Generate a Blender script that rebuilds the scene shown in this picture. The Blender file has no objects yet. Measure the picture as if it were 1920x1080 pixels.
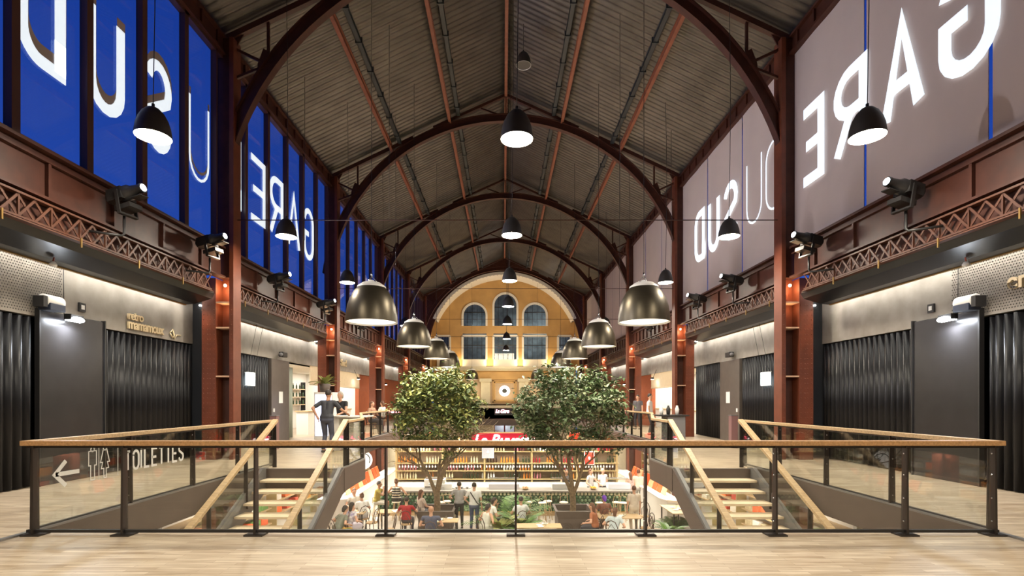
import bpy, bmesh, math, random
from mathutils import Vector, Matrix
random.seed(7)
SC = bpy.context.scene
COL = SC.collection
PI = math.pi
# ------------------------------------------------------------------ camera, world, exposure
F = 960.0; VX, VY = 944.0, 750.0; CX, CZ = -0.10, 1.458
cam = bpy.data.cameras.new('camera'); co = bpy.data.objects.new('camera', cam); COL.objects.link(co)
co.location = (CX, 0, CZ); co.rotation_euler = (PI / 2, 0, 0)
cam.sensor_width = 36.0; cam.lens = 36.0 * F / 1920.0
cam.shift_x = (960 - VX) / 1920.0; cam.shift_y = (VY - 540) / 1920.0
cam.clip_start = 0.05; cam.clip_end = 500
SC.camera = co
SC.view_settings.view_transform = 'Standard'; SC.view_settings.look = 'None'
SC.view_settings.gamma = 1.0; SC.view_settings.use_curve_mapping = False
SC.view_settings.exposure = 0.5
SC.cycles.sample_clamp_indirect = 4.0
SC.cycles.max_bounces = 7; SC.cycles.diffuse_bounces = 3; SC.cycles.glossy_bounces = 3
SC.cycles.transparent_max_bounces = 14; SC.cycles.caustics_reflective = False; SC.cycles.caustics_refractive = False
wd = bpy.data.worlds.new('dusk_sky'); SC.world = wd; wd.use_nodes = True
wn = wd.node_tree; bg = wn.nodes['Background']
tc = wn.nodes.new('ShaderNodeTexCoord'); sp = wn.nodes.new('ShaderNodeSeparateXYZ'); rmp = wn.nodes.new('ShaderNodeValToRGB')
wn.links.new(tc.outputs['Generated'], sp.inputs[0]); wn.links.new(sp.outputs['Z'], rmp.inputs[0]); wn.links.new(rmp.outputs[0], bg.inputs[0])
rmp.color_ramp.elements[0].position = 0.0; rmp.color_ramp.elements[0].color = (0.022, 0.07, 0.36, 1)
rmp.color_ramp.elements[1].position = 0.8; rmp.color_ramp.elements[1].color = (0.002, 0.022, 0.19, 1)
bg.inputs[1].default_value = 1.0

def lamp_area(name, loc, size, power, col=(1, .85, .65), aim=(0, 0, -1), sy=None, parent=None, spread=PI):
    l = bpy.data.lights.new(name, 'AREA'); l.energy = power; l.color = col; l.size = size
    if sy: l.shape = 'RECTANGLE'; l.size_y = sy
    l.spread = spread
    o = bpy.data.objects.new(name, l); COL.objects.link(o); o.location = loc
    o.rotation_euler = Vector(aim).to_track_quat('-Z', 'Y').to_euler(); o.parent = parent
    return o
def lamp_point(name, loc, power, col=(1, .8, .55), r=.04, parent=None):
    l = bpy.data.lights.new(name, 'POINT'); l.energy = power; l.color = col; l.shadow_soft_size = r
    o = bpy.data.objects.new(name, l); COL.objects.link(o); o.location = loc; o.parent = parent
    return o
WARM = (1, .82, .6); NEUT = (1, .92, .82)
# fill lights added unseen under the galleries; spotlights over the lower hall's stalls
for s in (-1, 1):
    for y in (8.5, 14.5, 20, 26, 32, 39):
        lamp_area('gallery_fill_light', (s * 6.6, y, -0.62), 1.2, 120, NEUT)
for y in (20.5, 26.5, 33):
    for s in (-1, 1):
        lamp_area('hall_spotlights', (s * 2.4, y, 5.3), 1.0, 260, NEUT, spread=2.0)

# ------------------------------------------------------------------ materials
MATS = {}
def mat(name, col, rough=.6, metal=0., emis=None, es=0., noise=None, nscale=5., bump=0., spec=.5, alt=None, stretch=(1, 1, 1), coat=0.):
    if name in MATS: return MATS[name]
    m = bpy.data.materials.new(name); m.use_nodes = True; nt = m.node_tree; b = nt.nodes['Principled BSDF']
    b.inputs['Base Color'].default_value = (*col, 1); b.inputs['Roughness'].default_value = rough
    b.inputs['Metallic'].default_value = metal; b.inputs['Specular IOR Level'].default_value = spec
    b.inputs['Coat Weight'].default_value = coat
    if emis: b.inputs['Emission Color'].default_value = (*emis, 1); b.inputs['Emission Strength'].default_value = es
    if noise or bump or alt:
        t = nt.nodes.new('ShaderNodeTexCoord'); mp = nt.nodes.new('ShaderNodeMapping'); n = nt.nodes.new('ShaderNodeTexNoise')
        mp.inputs['Scale'].default_value = stretch
        nt.links.new(t.outputs['Object'], mp.inputs[0]); nt.links.new(mp.outputs[0], n.inputs['Vector'])
        n.inputs['Scale'].default_value = nscale; n.inputs['Detail'].default_value = 6
        if noise or alt:
            a2 = alt if alt else tuple(c * (1 - noise) for c in col)
            r = nt.nodes.new('ShaderNodeValToRGB'); r.color_ramp.elements[0].position = .32; r.color_ramp.elements[1].position = .68
            r.color_ramp.elements[0].color = (*a2, 1); r.color_ramp.elements[1].color = (*col, 1)
            nt.links.new(n.outputs[0], r.inputs[0]); nt.links.new(r.outputs[0], b.inputs['Base Color'])
        if bump:
            bn = nt.nodes.new('ShaderNodeBump'); bn.inputs['Strength'].default_value = bump; bn.inputs['Distance'].default_value = .02
            nt.links.new(n.outputs[0], bn.inputs['Height']); nt.links.new(bn.outputs[0], b.inputs['Normal'])
    MATS[name] = m
    return m
def planks(name, c1, c2, c3, sx, sy, rough=.35, rot=0):
    m = mat(name, c1, rough); nt = m.node_tree; b = nt.nodes['Principled BSDF']
    t = nt.nodes.new('ShaderNodeTexCoord'); mp = nt.nodes.new('ShaderNodeMapping'); br = nt.nodes.new('ShaderNodeTexBrick')
    mp.inputs['Rotation'].default_value = (0, 0, rot)
    nt.links.new(t.outputs['Object'], mp.inputs[0]); nt.links.new(mp.outputs[0], br.inputs['Vector'])
    br.inputs['Scale'].default_value = 1; br.inputs['Brick Width'].default_value = sx; br.inputs['Row Height'].default_value = sy
    br.inputs['Mortar Size'].default_value = .0012; br.offset = .37; br.inputs['Bias'].default_value = 0
    br.inputs['Color1'].default_value = (*c1, 1); br.inputs['Color2'].default_value = (*c2, 1); br.inputs['Mortar'].default_value = (*c3, 1)
    n = nt.nodes.new('ShaderNodeTexNoise'); m2 = nt.nodes.new('ShaderNodeMapping'); m2.inputs['Scale'].default_value = (1.2, 16, 1) if not rot else (16, 1.2, 1)
    nt.links.new(t.outputs['Object'], m2.inputs[0]); nt.links.new(m2.outputs[0], n.inputs['Vector']); n.inputs['Scale'].default_value = 2.2; n.inputs['Detail'].default_value = 8
    r = nt.nodes.new('ShaderNodeValToRGB'); r.color_ramp.elements[0].color = (.50, .43, .36, 1); r.color_ramp.elements[1].color = (1.0, 1.0, 1.0, 1)
    r.color_ramp.elements[0].position = .3; r.color_ramp.elements[1].position = .62
    nt.links.new(n.outputs[0], r.inputs[0])
    mx = nt.nodes.new('ShaderNodeMix'); mx.data_type = 'RGBA'; mx.blend_type = 'MULTIPLY'; mx.inputs[0].default_value = .75
    nt.links.new(br.outputs['Color'], mx.inputs[6]); nt.links.new(r.outputs[0], mx.inputs[7]); nt.links.new(mx.outputs[2], b.inputs['Base Color'])
    return m
def glass(name, tint=(.93, .96, .95), ior=1.45, extra=0.):
    m = bpy.data.materials.new(name); m.use_nodes = True; nt = m.node_tree; nt.nodes.remove(nt.nodes['Principled BSDF'])
    o = nt.nodes['Material Output']; tr = nt.nodes.new('ShaderNodeBsdfTransparent'); gl = nt.nodes.new('ShaderNodeBsdfGlossy')
    mx = nt.nodes.new('ShaderNodeMixShader')
    ge = nt.nodes.new('ShaderNodeNewGeometry'); dp = nt.nodes.new('ShaderNodeVectorMath'); dp.operation = 'DOT_PRODUCT'
    nt.links.new(ge.outputs['Incoming'], dp.inputs[0]); nt.links.new(ge.outputs['Normal'], dp.inputs[1])
    def mth(op, a, b=None):
        q = nt.nodes.new('ShaderNodeMath'); q.operation = op
        for i, v in enumerate((a, b)):
            if v is None: continue
            if isinstance(v, (int, float)): q.inputs[i].default_value = v
            else: nt.links.new(v, q.inputs[i])
        return q.outputs[0]
    r0 = ((ior - 1) / (ior + 1)) ** 2 + extra
    sch = mth('ADD', mth('MULTIPLY', mth('POWER', mth('SUBTRACT', 1.0, mth('ABSOLUTE', dp.outputs['Value'])), 5.0), 1 - r0), r0)
    tr.inputs[0].default_value = (*tint, 1); gl.inputs['Roughness'].default_value = 0.0; gl.inputs[0].default_value = (1, 1, 1, 1)
    nt.links.new(sch, mx.inputs[0])
    nt.links.new(tr.outputs[0], mx.inputs[1]); nt.links.new(gl.outputs[0], mx.inputs[2]); nt.links.new(mx.outputs[0], o.inputs[0])
    MATS[name] = m; return m
M_floor = planks('oak_parquet', (.62, .52, .39), (.45, .35, .24), (.20, .14, .09), .62, .062, .38)
M_oak = mat('oak_handrail', (.50, .28, .12), .42, noise=.35, nscale=6, stretch=(8, 1, 8))
M_oakx = mat('oak_handrail_long', (.60, .42, .23), .42, noise=.35, nscale=6, stretch=(1, 8, 8))
M_tread = mat('oak_tread', (.80, .66, .46), .5, noise=.15, nscale=5, stretch=(1, 10, 4))
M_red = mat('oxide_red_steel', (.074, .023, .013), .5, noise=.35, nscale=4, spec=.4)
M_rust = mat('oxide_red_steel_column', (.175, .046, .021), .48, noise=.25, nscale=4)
M_purl = mat('orange_red_purlin', (.28, .09, .045), .55, noise=.3, nscale=6)
M_shelf = mat('lit_stiffener_plate', (.7, .45, .3), .4)  # pale colour imitates plate edges lit by the niche lamp
M_black = mat('black_steel', (.018, .017, .017), .38)
M_post = mat('dark_bronze_steel', (.035, .028, .024), .35, metal=.3)
M_fascia = mat('edge_beam_brown', (.105, .075, .062), .5, noise=.15)
M_grey = mat('stringer_grey', (.16, .155, .16), .4)
M_roof = mat('corrugated_sheet', (.115, .102, .09), .40, metal=.6, noise=.35, nscale=1.5, bump=.35)
M_tray = mat('cable_tray', (.035, .04, .042), .5)
M_plaster = mat('grey_plaster_band', (.30, .27, .235), .6, noise=.28, nscale=3, bump=.15)
M_soffit = mat('black_canopy', (.022, .024, .028), .3)
M_brass = mat('brass_edge', (.35, .22, .07), .4, metal=.8)
M_curt = mat('dark_glossy_curtain', (.007, .007, .009), .38, spec=.35)
M_pillar = mat('grey_lacquer_panel', (.030, .028, .029), .25, noise=.2, nscale=2)
M_screen = mat('projection_fabric', (.60, .50, .46), .8, noise=.06, nscale=1.2)
M_led = mat('led_strip', (1, 1, 1), emis=(1, .95, .85), es=28)
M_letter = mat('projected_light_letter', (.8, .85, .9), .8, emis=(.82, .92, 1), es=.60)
M_film = mat('frosted_film_letter', (.42, .34, .31), .7)
M_bronze = mat('brushed_bronze_shade', (.105, .088, .060), .38, metal=.8, noise=.12, nscale=30, stretch=(1, 1, 12))
M_dshade = mat('charcoal_shade', (.045, .04, .035), .45)
M_white = mat('white_enamel', (.85, .84, .8), .4)
M_bulbS = mat('lit_diffuser', (1, 1, 1), emis=(1, .90, .74), es=225)
M_bulbB = mat('lit_reflector', (.9, .9, .85), emis=(1, .93, .80), es=1.1)
M_yel = mat('ochre_wall', (.58, .35, .13), .7, noise=.15, nscale=1.5, bump=.1)
M_cream = mat('cream_stone', (.74, .66, .47), .6, noise=.08)
M_whites = mat('white_stucco', (.80, .76, .68), .6)
M_dkwin = mat('dark_interior', (.03, .035, .04), .3)
M_leafA = mat('leaf_bright', (.17, .21, .07), .5, alt=(.09, .13, .05), nscale=9)
M_leafB = mat('leaf_olive', (.13, .18, .075), .45, alt=(.07, .11, .05), nscale=9)
M_leafC = mat('leaf_palm', (.16, .30, .07), .45, alt=(.06, .13, .04), nscale=6)
M_bark = mat('bark', (.26, .18, .10), .85, noise=.5, nscale=14, bump=.6)
M_plant = mat('brown_planter', (.12, .09, .075), .6, noise=.2)
M_soil = mat('soil', (.05, .035, .02), .95, noise=.4, nscale=20)
M_conc = mat('polished_concrete', (.55, .48, .40), .4, noise=.2, nscale=1.3)
M_wood = mat('pale_wood', (.60, .42, .22), .5, noise=.25, nscale=6, stretch=(1, 6, 6))
M_gold = mat('golden_shelf_metal', (.55, .42, .2), .4, metal=.3)
M_cwhite = mat('white_counter', (.82, .79, .73), .35)
M_stone = mat('counter_stone', (.24, .22, .19), .35, noise=.2, nscale=12)
M_orange = mat('orange_red_panel', (.85, .12, .02), .5)
M_redwall = mat('terracotta_wall', (.45, .12, .045), .7, noise=.12)
M_beige = mat('beige_band', (.62, .50, .33), .7, noise=.08)
M_chrome = mat('brushed_steel', (.6, .62, .63), .25, metal=1)
M_neon = mat('pink_neon', (1, .5, .55), emis=(1, .35, .42), es=7)
M_neonback = mat('red_sign_board', (.28, .006, .018), .4, emis=(.8, .01, .05), es=.12)
M_goldlet = mat('gilded_letter', (.80, .66, .42), .35, metal=.5)
M_paper = mat('white_paper', (.8, .8, .78), .7)
M_lit = mat('reflection_glow', (1, 1, 1), emis=(.8, .95, 1), es=5)
M_flood = mat('flood_lamp', (1, 1, 1), emis=(.85, .92, 1), es=60)
M_glass = glass('clear_glass', (.955, .965, .95), 1.45)
M_wglass = glass('window_glass', (.9, .93, .97), 1.45)
M_print = mat('white_vinyl_print', (.85, .83, .8), .6)
M_base = mat('grey_aluminium', (.30, .29, .28), .35, metal=.6)
def cmat(c, rough=.7, metal=0):
    return mat('tint_%d_%d_%d' % tuple(int(v * 255) for v in c) + ('_metal' if metal else ''), c, rough, metal)

# ------------------------------------------------------------------ mesh builder
class MB:
    def __init__(s): s.v = []; s.f = []; s.m = []; s.cur = 0; s.sm = []
    def add(s, vs, fs, smooth=False):
        b = len(s.v); s.v.extend([tuple(v) for v in vs])
        for f in fs: s.f.append(tuple(i + b for i in f)); s.m.append(s.cur); s.sm.append(smooth)
        return s
    def box(s, a, b):
        x0, y0, z0 = (min(a[i], b[i]) for i in range(3)); x1, y1, z1 = (max(a[i], b[i]) for i in range(3))
        return s.add([(x0, y0, z0), (x1, y0, z0), (x1, y1, z0), (x0, y1, z0), (x0, y0, z1), (x1, y0, z1), (x1, y1, z1), (x0, y1, z1)],
                     [(0, 3, 2, 1), (4, 5, 6, 7), (0, 1, 5, 4), (1, 2, 6, 5), (2, 3, 7, 6), (3, 0, 4, 7)])
    def cb(s, c, d): return s.box([c[i] - d[i] / 2 for i in range(3)], [c[i] + d[i] / 2 for i in range(3)])
    def bar(s, p, q, w, h, up=(0, 0, 1)):
        p = Vector(p); q = Vector(q); d = (q - p).normalized(); u = Vector(up)
        r = d.cross(u)
        if r.length < 1e-4: r = d.cross(Vector((0, 1, 0)))
        r.normalize(); u = r.cross(d)
        vs = []
        for c in (p, q):
            for a, b in ((-1, -1), (1, -1), (1, 1), (-1, 1)): vs.append(c + r * (a * w / 2) + u * (b * h / 2))
        return s.add(vs, [(0, 1, 2, 3), (4, 7, 6, 5), (0, 4, 5, 1), (1, 5, 6, 2), (2, 6, 7, 3), (3, 7, 4, 0)])
    def tube(s, pts, rad, n=8, cap=True):
        pts = [Vector(p) for p in pts]
        if not isinstance(rad, (list, tuple)): rad = [rad] * len(pts)
        vs = []; ref = None
        for i, p in enumerate(pts):
            d = (pts[min(i + 1, len(pts) - 1)] - pts[max(i - 1, 0)]).normalized()
            if ref is None: ref = d.orthogonal().normalized()
            r = ref - d * ref.dot(d)
            if r.length < 1e-5: r = d.orthogonal()
            r.normalize(); ref = r; u = d.cross(r)
            for k in range(n):
                a = 2 * PI * k / n; vs.append(p + (r * math.cos(a) + u * math.sin(a)) * rad[i])
        fs = []
        for i in range(len(pts) - 1):
            for k in range(n):
                k2 = (k + 1) % n; fs.append((i * n + k, i * n + k2, (i + 1) * n + k2, (i + 1) * n + k))
        if cap: fs.append(tuple(range(n - 1, -1, -1))); fs.append(tuple((len(pts) - 1) * n + k for k in range(n)))
        return s.add(vs, fs, True)
    def lathe(s, prof, n=32, c=(0, 0, 0), cap=False, axis='z'):
        vs = []
        for r, z in prof:
            for k in range(n):
                a = 2 * PI * k / n; x, y = r * math.cos(a), r * math.sin(a)
                vs.append((c[0] + x, c[1] + y, c[2] + z) if axis == 'z' else ((c[0] + x, c[1] + z, c[2] + y) if axis == 'y' else (c[0] + z, c[1] + x, c[2] + y)))
        fs = []
        for i in range(len(prof) - 1):
            for k in range(n):
                k2 = (k + 1) % n; fs.append((i * n + k, i * n + k2, (i + 1) * n + k2, (i + 1) * n + k))
        if cap: fs.append(tuple(range(n - 1, -1, -1))); fs.append(tuple((len(prof) - 1) * n + k for k in range(n)))
        return s.add(vs, fs, True)
    def prism(s, poly, a, b, axis='z'):
        n = len(poly)
        def P(u, v, w): return (u, v, w) if axis == 'z' else ((u, w, v) if axis == 'y' else (w, u, v))
        vs = [P(u, v, a) for u, v in poly] + [P(u, v, b) for u, v in poly]
        return s.add(vs, [tuple(range(n)), tuple(range(2 * n - 1, n - 1, -1))] + [(i, (i + 1) % n, n + (i + 1) % n, n + i) for i in range(n)])
    def ball(s, c, r, n=12, m=8):
        if not isinstance(r, (list, tuple)): r = (r, r, r)
        vs = [(c[0], c[1], c[2] - r[2])]
        for i in range(1, m):
            t = -PI / 2 + PI * i / m
            for k in range(n):
                a = 2 * PI * k / n; vs.append((c[0] + r[0] * math.cos(t) * math.cos(a), c[1] + r[1] * math.cos(t) * math.sin(a), c[2] + r[2] * math.sin(t)))
        vs.append((c[0], c[1], c[2] + r[2])); fs = []
        for k in range(n): fs.append((0, 1 + (k + 1) % n, 1 + k)); fs.append((len(vs) - 1, 1 + (m - 2) * n + k, 1 + (m - 2) * n + (k + 1) % n))
        for i in range(m - 2):
            for k in range(n):
                k2 = (k + 1) % n; a = 1 + i * n; fs.append((a + k, a + k2, a + n + k2, a + n + k))
        return s.add(vs, fs, True)
    def build(s, name, mt, parent=None, bevel=0., fixn=True):
        me = bpy.data.meshes.new(name); me.from_pydata(s.v, [], s.f)
        ms = mt if isinstance(mt, (list, tuple)) else [mt]
        for q in ms: me.materials.append(q)
        for p, i, k in zip(me.polygons, s.m, s.sm): p.material_index = i; p.use_smooth = k
        if fixn and len(s.f) < 60000:
            bm = bmesh.new(); bm.from_mesh(me); bmesh.ops.recalc_face_normals(bm, faces=bm.faces); bm.to_mesh(me); bm.free()
        o = bpy.data.objects.new(name, me); COL.objects.link(o)
        if parent: o.parent = parent
        if bevel:
            b = o.modifiers.new('bevel', 'BEVEL'); b.width = bevel; b.segments = 2; b.limit_method = 'ANGLE'
        return o
def tag(o, label=None, cat=None, group=None, kind=None):
    if label: o['label'] = label
    if cat: o['category'] = cat
    if group: o['group'] = group
    if kind: o['kind'] = kind
    return o
def empty(name, loc, label, cat, group=None, rz=0):
    o = bpy.data.objects.new(name, None); COL.objects.link(o); o.location = loc; o.rotation_euler = (0, 0, rz); o.empty_display_size = .1
    return tag(o, label, cat, group)
def struct(name, mb, m, parent=None, bevel=0):
    o = mb.build(name, m, parent, bevel)
    if not parent: o['kind'] = 'structure'
    return o
def dup(root, loc, label=None, rz=None, group=None, scale=None):
    r = root.copy(); COL.objects.link(r); r.location = loc
    if rz is not None: r.rotation_euler = (0, 0, rz)
    if label: r['label'] = label
    if group: r['group'] = group
    if scale: r.scale = (scale,) * 3
    for ch in list(root.children):
        c = ch.copy(); COL.objects.link(c); c.parent = r
        for g in list(ch.children):
            d = g.copy(); COL.objects.link(d); d.parent = c
    return r
ORD = ['nearest', 'second', 'third', 'fourth', 'fifth', 'sixth', 'seventh', 'eighth', 'ninth', 'tenth', 'eleventh', 'twelfth']
SIDE = {-1: 'left', 1: 'right'}
def W(px, py, D): return Vector((CX + (px - VX) * D / F, D, CZ + (VY - py) * D / F))
BAY = 7.8; YN = [12.7 + BAY * n for n in range(-2, 5)]     # truss lines
LOW = -3.4
# ------------------------------------------------------------------ the shell
def RZ(x): return 13.86 - .48 * abs(x)
Y0, YE, YW = -4.0, 43.9, 47.0
# upper floors
pl = MB().prism([(-5.30, Y0), (5.30, Y0), (5.30, 5.62), (-5.30, 5.62)], -.30, 0); struct('floor', pl, M_floor)
for s in (-1, 1):
    poly = [(s * 8.3, Y0), (s * 5.302, Y0), (s * 5.30, 10.7), (s * 3.47, 10.7), (s * 3.47, 12.3), (s * 5.1, 18), (s * 5.1, YE), (s * 8.3, YE)]
    struct('floor', MB().prism(poly, -.30, 0), M_floor)
    # edge beam round the void
    e = [(s * 5.24, 5.6), (s * 5.24, 10.75)], [(s * 3.47, 10.7), (s * 3.47, 12.3)], [(s * 3.47, 12.3), (s * 5.05, 18)], [(s * 5.05, 18), (s * 5.05, YE)], [(s * 3.45, 10.74), (s * 5.3, 10.74)]
    mb = MB()
    for (a, b) in e: mb.bar((a[0], a[1], -.21), (b[0], b[1], -.21), .1, .46)
    struct('trim_%d' % (1 if s < 0 else 2), mb, M_fascia)
    mb = MB()
    for (a, b) in e[:4]: mb.bar((a[0], a[1], .028), (b[0], b[1], .028), .07, .03)
    struct('trim_%d' % (3 if s < 0 else 4), mb, M_base)
    struct('trim_%d' % (5 if s < 0 else 6), MB().box((s * 5.27, 3.2, 0), (s * 5.33, 5.6, .02)), M_base)
    # lower side walls and gallery underside
    struct('wall_%s' % SIDE[s], MB().box((s * 8.3, 0, LOW), (s * 8.45, YW, -.3)), M_cream)
struct('trim_7', MB().box((-5.3, 5.58, -.40), (5.3, 5.66, -.002)), M_fascia)
struct('floor', MB().box((-8.45, 0, LOW - .15), (8.45, YW, LOW)), M_conc)
struct('wall_back', MB().box((-8.6, Y0 - .2, LOW), (8.6, Y0, 14.5)), M_pillar)
struct('wall_front', MB().box((-8.45, -.15, LOW - .15), (8.45, 0, -.3)), M_cream)
# upper shop walls behind the curtains (solid near, opened at the stalls)
for s in (-1, 1):
    def wl(y0, y1, z0, z1, m=M_soffit, x0=8.3, x1=8.45): struct('wall_%s' % SIDE[s], MB().box((s * x0, y0, z0), (s * x1, y1, z1)), m)
    wl(Y0, 18.7 if s < 0 else 21.6, 0, 4.6)
    wl(18.7 if s < 0 else 21.6, YW, 2.87, 4.6)
    # stall rooms: back wall, side walls, ceiling, floor
    ya = 18.7 if s < 0 else 21.6
    struct('wall_%s' % SIDE[s], MB().box((s * 11.0, ya, -.3), (s * 11.15, 29.0, 3.0)), M_whites)
    struct('wall_%s' % SIDE[s], MB().box((s * 8.3, ya - .1, 0), (s * 11.0, ya, 3.0)), M_whites)
    struct('wall_%s' % SIDE[s], MB().box((s * 8.3, 28.3, 0), (s * 11.0, 28.45, 3.0)), M_whites)
    struct('ceiling', MB().box((s * 8.3, ya, 2.87), (s * 11.15, 29, 3.0)), M_whites)
    struct('floor', MB().box((s * 8.3, ya - .1, -.3), (s * 11.15, 29, 0)), M_floor)
    struct('wall_%s' % SIDE[s], MB().box((s * 8.1, 28.3, 0), (s * 8.3, YW, 2.87)), M_redwall)
    for y in (20.0 if s < 0 else 23, 24.5, 27.2):
        lamp_area('stall_ceiling_light', (s * 9.5, y, 2.84), 1.4, 100 if y < 22 else 55, (1, .97, .92))
# roof sheets: real corrugation running down the slope
for s in (-1, 1):
    mb = MB(); per = .22; n = int((YW - Y0) / per * 4)
    vs = []; fs = []
    for i in range(n + 1):
        y = Y0 + (YW - Y0) * i / n; dz = .024 * math.sin(2 * PI * i / 4)
        vs += [(0, y, RZ(0) + .06 + dz), (s * 7.2, y, RZ(7.2) + .06 + dz)]
    for i in range(n): fs.append((2 * i, 2 * i + 1, 2 * i + 3, 2 * i + 2))
    mb.add(vs, fs, True)
    struct('ceiling', mb, M_roof)
    struct('ceiling', MB().prism([(0, RZ(0) + .12), (s * 7.25, RZ(7.25) + .12), (s * 7.25, RZ(7.25) + .2), (0, RZ(0) + .2)], Y0, YW, 'y'), M_soffit)
# purlins with light bottom flanges
plab = {0: 'orange-red steel ridge beam running along the roof apex'}
for x in (0, -2.24, 2.24, -4.57, 4.57):
    s = 1 if x >= 0 else -1
    z = RZ(x) - .05
    mb = MB().box((x - .012, Y0, z - .20), (x + .012, YE, z)); mb.box((x - .055, Y0, z - .215), (x + .055, YE, z - .195)); mb.box((x - .05, Y0, z - .02), (x + .05, YE, z))
    o = mb.build('roof_purlin', M_purl)
    if x == 0: tag(o, plab[0], 'roof beam')
    else: tag(o, 'orange-red steel purlin under the %s roof slope, %s' % (SIDE[s], 'close beside the ridge beam' if abs(x) < 3 else 'lower one, near the eave'), 'roof beam')
    if x:
        xi = x - s * .34; zz = RZ(xi) - .04
        mb = MB().box((xi - .07, Y0, zz - .12), (xi + .07, YE, zz - .10)).box((xi - .07, Y0, zz - .12), (xi - .06, YE, zz - .02)).box((xi + .06, Y0, zz - .12), (xi + .07, YE, zz - .02))
        y = Y0 + .4
        while y < YE: mb.box((xi - .1, y, zz - .15), (xi + .1, y + .04, zz + .02)); y += 1.3
        tag(mb.build('cable_tray', M_tray), 'dark metal cable tray running beside the %s purlin of the %s roof slope' % ('upper' if abs(x) < 3 else 'lower', SIDE[s]), 'cable tray')
for s in (-1, 1):
    mb = MB().box((s * 6.98, Y0, 9.96), (s * 7.02, YE, 10.36)).box((s * 6.9, Y0, 9.92), (s * 7.1, YE, 9.98)).box((s * 6.9, Y0, 10.33), (s * 7.12, YE, 10.39))
    y = Y0
    while y < YE: mb.box((s * 6.93, y, 9.98), (s * 6.98, y + .05, 10.33)); y += .65
    tag(mb.build('eaves_beam', M_red), 'dark red riveted eaves beam along the top of the %s' % ('blue windows' if s < 0 else 'white screens'), 'beam')
# trusses
def truss(n, Y):
    near = ['behind the camera', 'above the front railing', 'over the two stair landings', 'one bay past the stairs', 'two bays past the stairs', 'three bays past the stairs', 'last one, framing the ochre end wall'][n]
    t = empty('roof_truss', (0, Y, 5.5), 'red-brown steel arch truss of the roof, ' + near, 'roof truss', 'arched roof trusses')
    Ri, Ro, zc = 7.1, 7.38, 0.0
    mb = MB(); N = 64; a0 = math.radians(8)
    prof = [(-.02, .02, Ri, Ro), (-.1, .1, Ri - .012, Ri + .012), (-.1, .1, Ro - .012, Ro + .012)]
    for (ya, yb, ra, rb) in prof:
        vs = []
        for i in range(N + 1):
            a = a0 + (PI - 2 * a0) * i / N; c, s_ = math.cos(a), math.sin(a)
            vs += [(ra * c, ya, ra * s_), (ra * c, yb, ra * s_), (rb * c, yb, rb * s_), (rb * c, ya, rb * s_)]
        fs = []
        for i in range(N):
            for k in range(4):
                k2 = (k + 1) % 4; fs.append((4 * i + k, 4 * i + k2, 4 * i + 4 + k2, 4 * i + 4 + k))
        fs += [(0, 1, 2, 3), (4 * N + 3, 4 * N + 2, 4 * N + 1, 4 * N)]
        mb.add(vs, fs)
    mb.build('arch_rib', M_red, t)
    R = lambda x: RZ(x) - 5.5
    for s in (-1, 1):
        MB().bar((s * .05, 0, R(0) - .22), (s * 2.9, 0, R(2.9) - .12), .12, .10).build('upper_rafter', M_red, t)
        MB().bar((s * 3.7, 0, R(3.7) - .14), (s * 7.05, 0, R(7.05) - .12), .13, .14).build('lower_rafter', M_red, t)
        xa = 5.93; za = math.sqrt(Ro ** 2 - xa ** 2)
        MB().bar((s * xa, 0, za - .05), (s * xa, 0, R(xa) - .15), .06, .06, (0, 1, 0)).build('strut', M_red, t)
        MB().bar((s * (xa + .05), 0, za - .1), (s * 6.95, 0, R(7) - .25), .06, .06).build('strut', M_red, t)
        MB().bar((s * (xa + .05), 0, za - .15), (s * 6.95, 0, 3.85), .06, .06).build('strut', M_red, t)
        MB().bar((s * .15, 0, Ro - .05), (s * 1.0, 0, R(1.0) - .25), .05, .05).build('strut', M_red, t)
        g = MB().prism([(s * (xa - .22), za + .06), (s * (xa + .12), za + .28), (s * (xa + .26), za - .1), (s * (xa + .28), za - .38), (s * (xa + .02), za - .12)], -.015, .015, 'y')
        g.prism([(s * 6.5, R(6.5) - .15), (s * 7.0, R(7) - .1), (s * 7.0, R(7) - .9), (s * 6.86, R(7) - .55)], -.015, .015, 'y')
        g.build('gusset_plate', M_red, t)
    MB().bar((0, 0, Ro), (0, 0, R(0) - .2), .05, .05, (0, 1, 0)).build('king_post', M_red, t)
    if n > 0: MB().tube([(-6.95, 0, .42), (6.95, 0, .42)], .011, 6).build('tie_rod', M_red, t)
for n, Y in enumerate(YN): truss(n, Y)
# gable above the last arch, barrel ring and ochre end wall
YG = 45.0; Rb = 6.66; zc = 5.82; N = 48
mb = MB(); xs = [-8.4 + 16.8 * i / 84 for i in range(85)]
for xa, xb in zip(xs[:-1], xs[1:]):
    za, zb = [(zc + math.sqrt(Rb ** 2 - x * x)) if abs(x) < Rb else (zc if abs(x) < Rb + .2 else LOW) for x in (xa, xb)]
    if max(abs(xa), abs(xb)) >= Rb: za = zb = LOW
    mb.add([(xa, YG, za), (xb, YG, zb), (xb, YG, RZ(xb) + .1), (xa, YG, RZ(xa) + .1), (xa, YG + .18, za), (xb, YG + .18, zb), (xb, YG + .18, RZ(xb) + .1), (xa, YG + .18, RZ(xa) + .1)],
           [(0, 3, 2, 1), (4, 5, 6, 7), (0, 1, 5, 4), (2, 3, 7, 6)])
struct('wall_end', mb, M_red)
mb = MB(); vs = []; fs = []
for i in range(N + 1):
    a = .42 + (PI - .84) * i / N; c, s_ = math.cos(a), math.sin(a)
    for r, y in ((Rb, YG - .05), (Rb, YW), (Rb + .25, YW), (Rb + .25, YG - .05)): vs.append((r * c, y, zc + r * s_))
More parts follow.
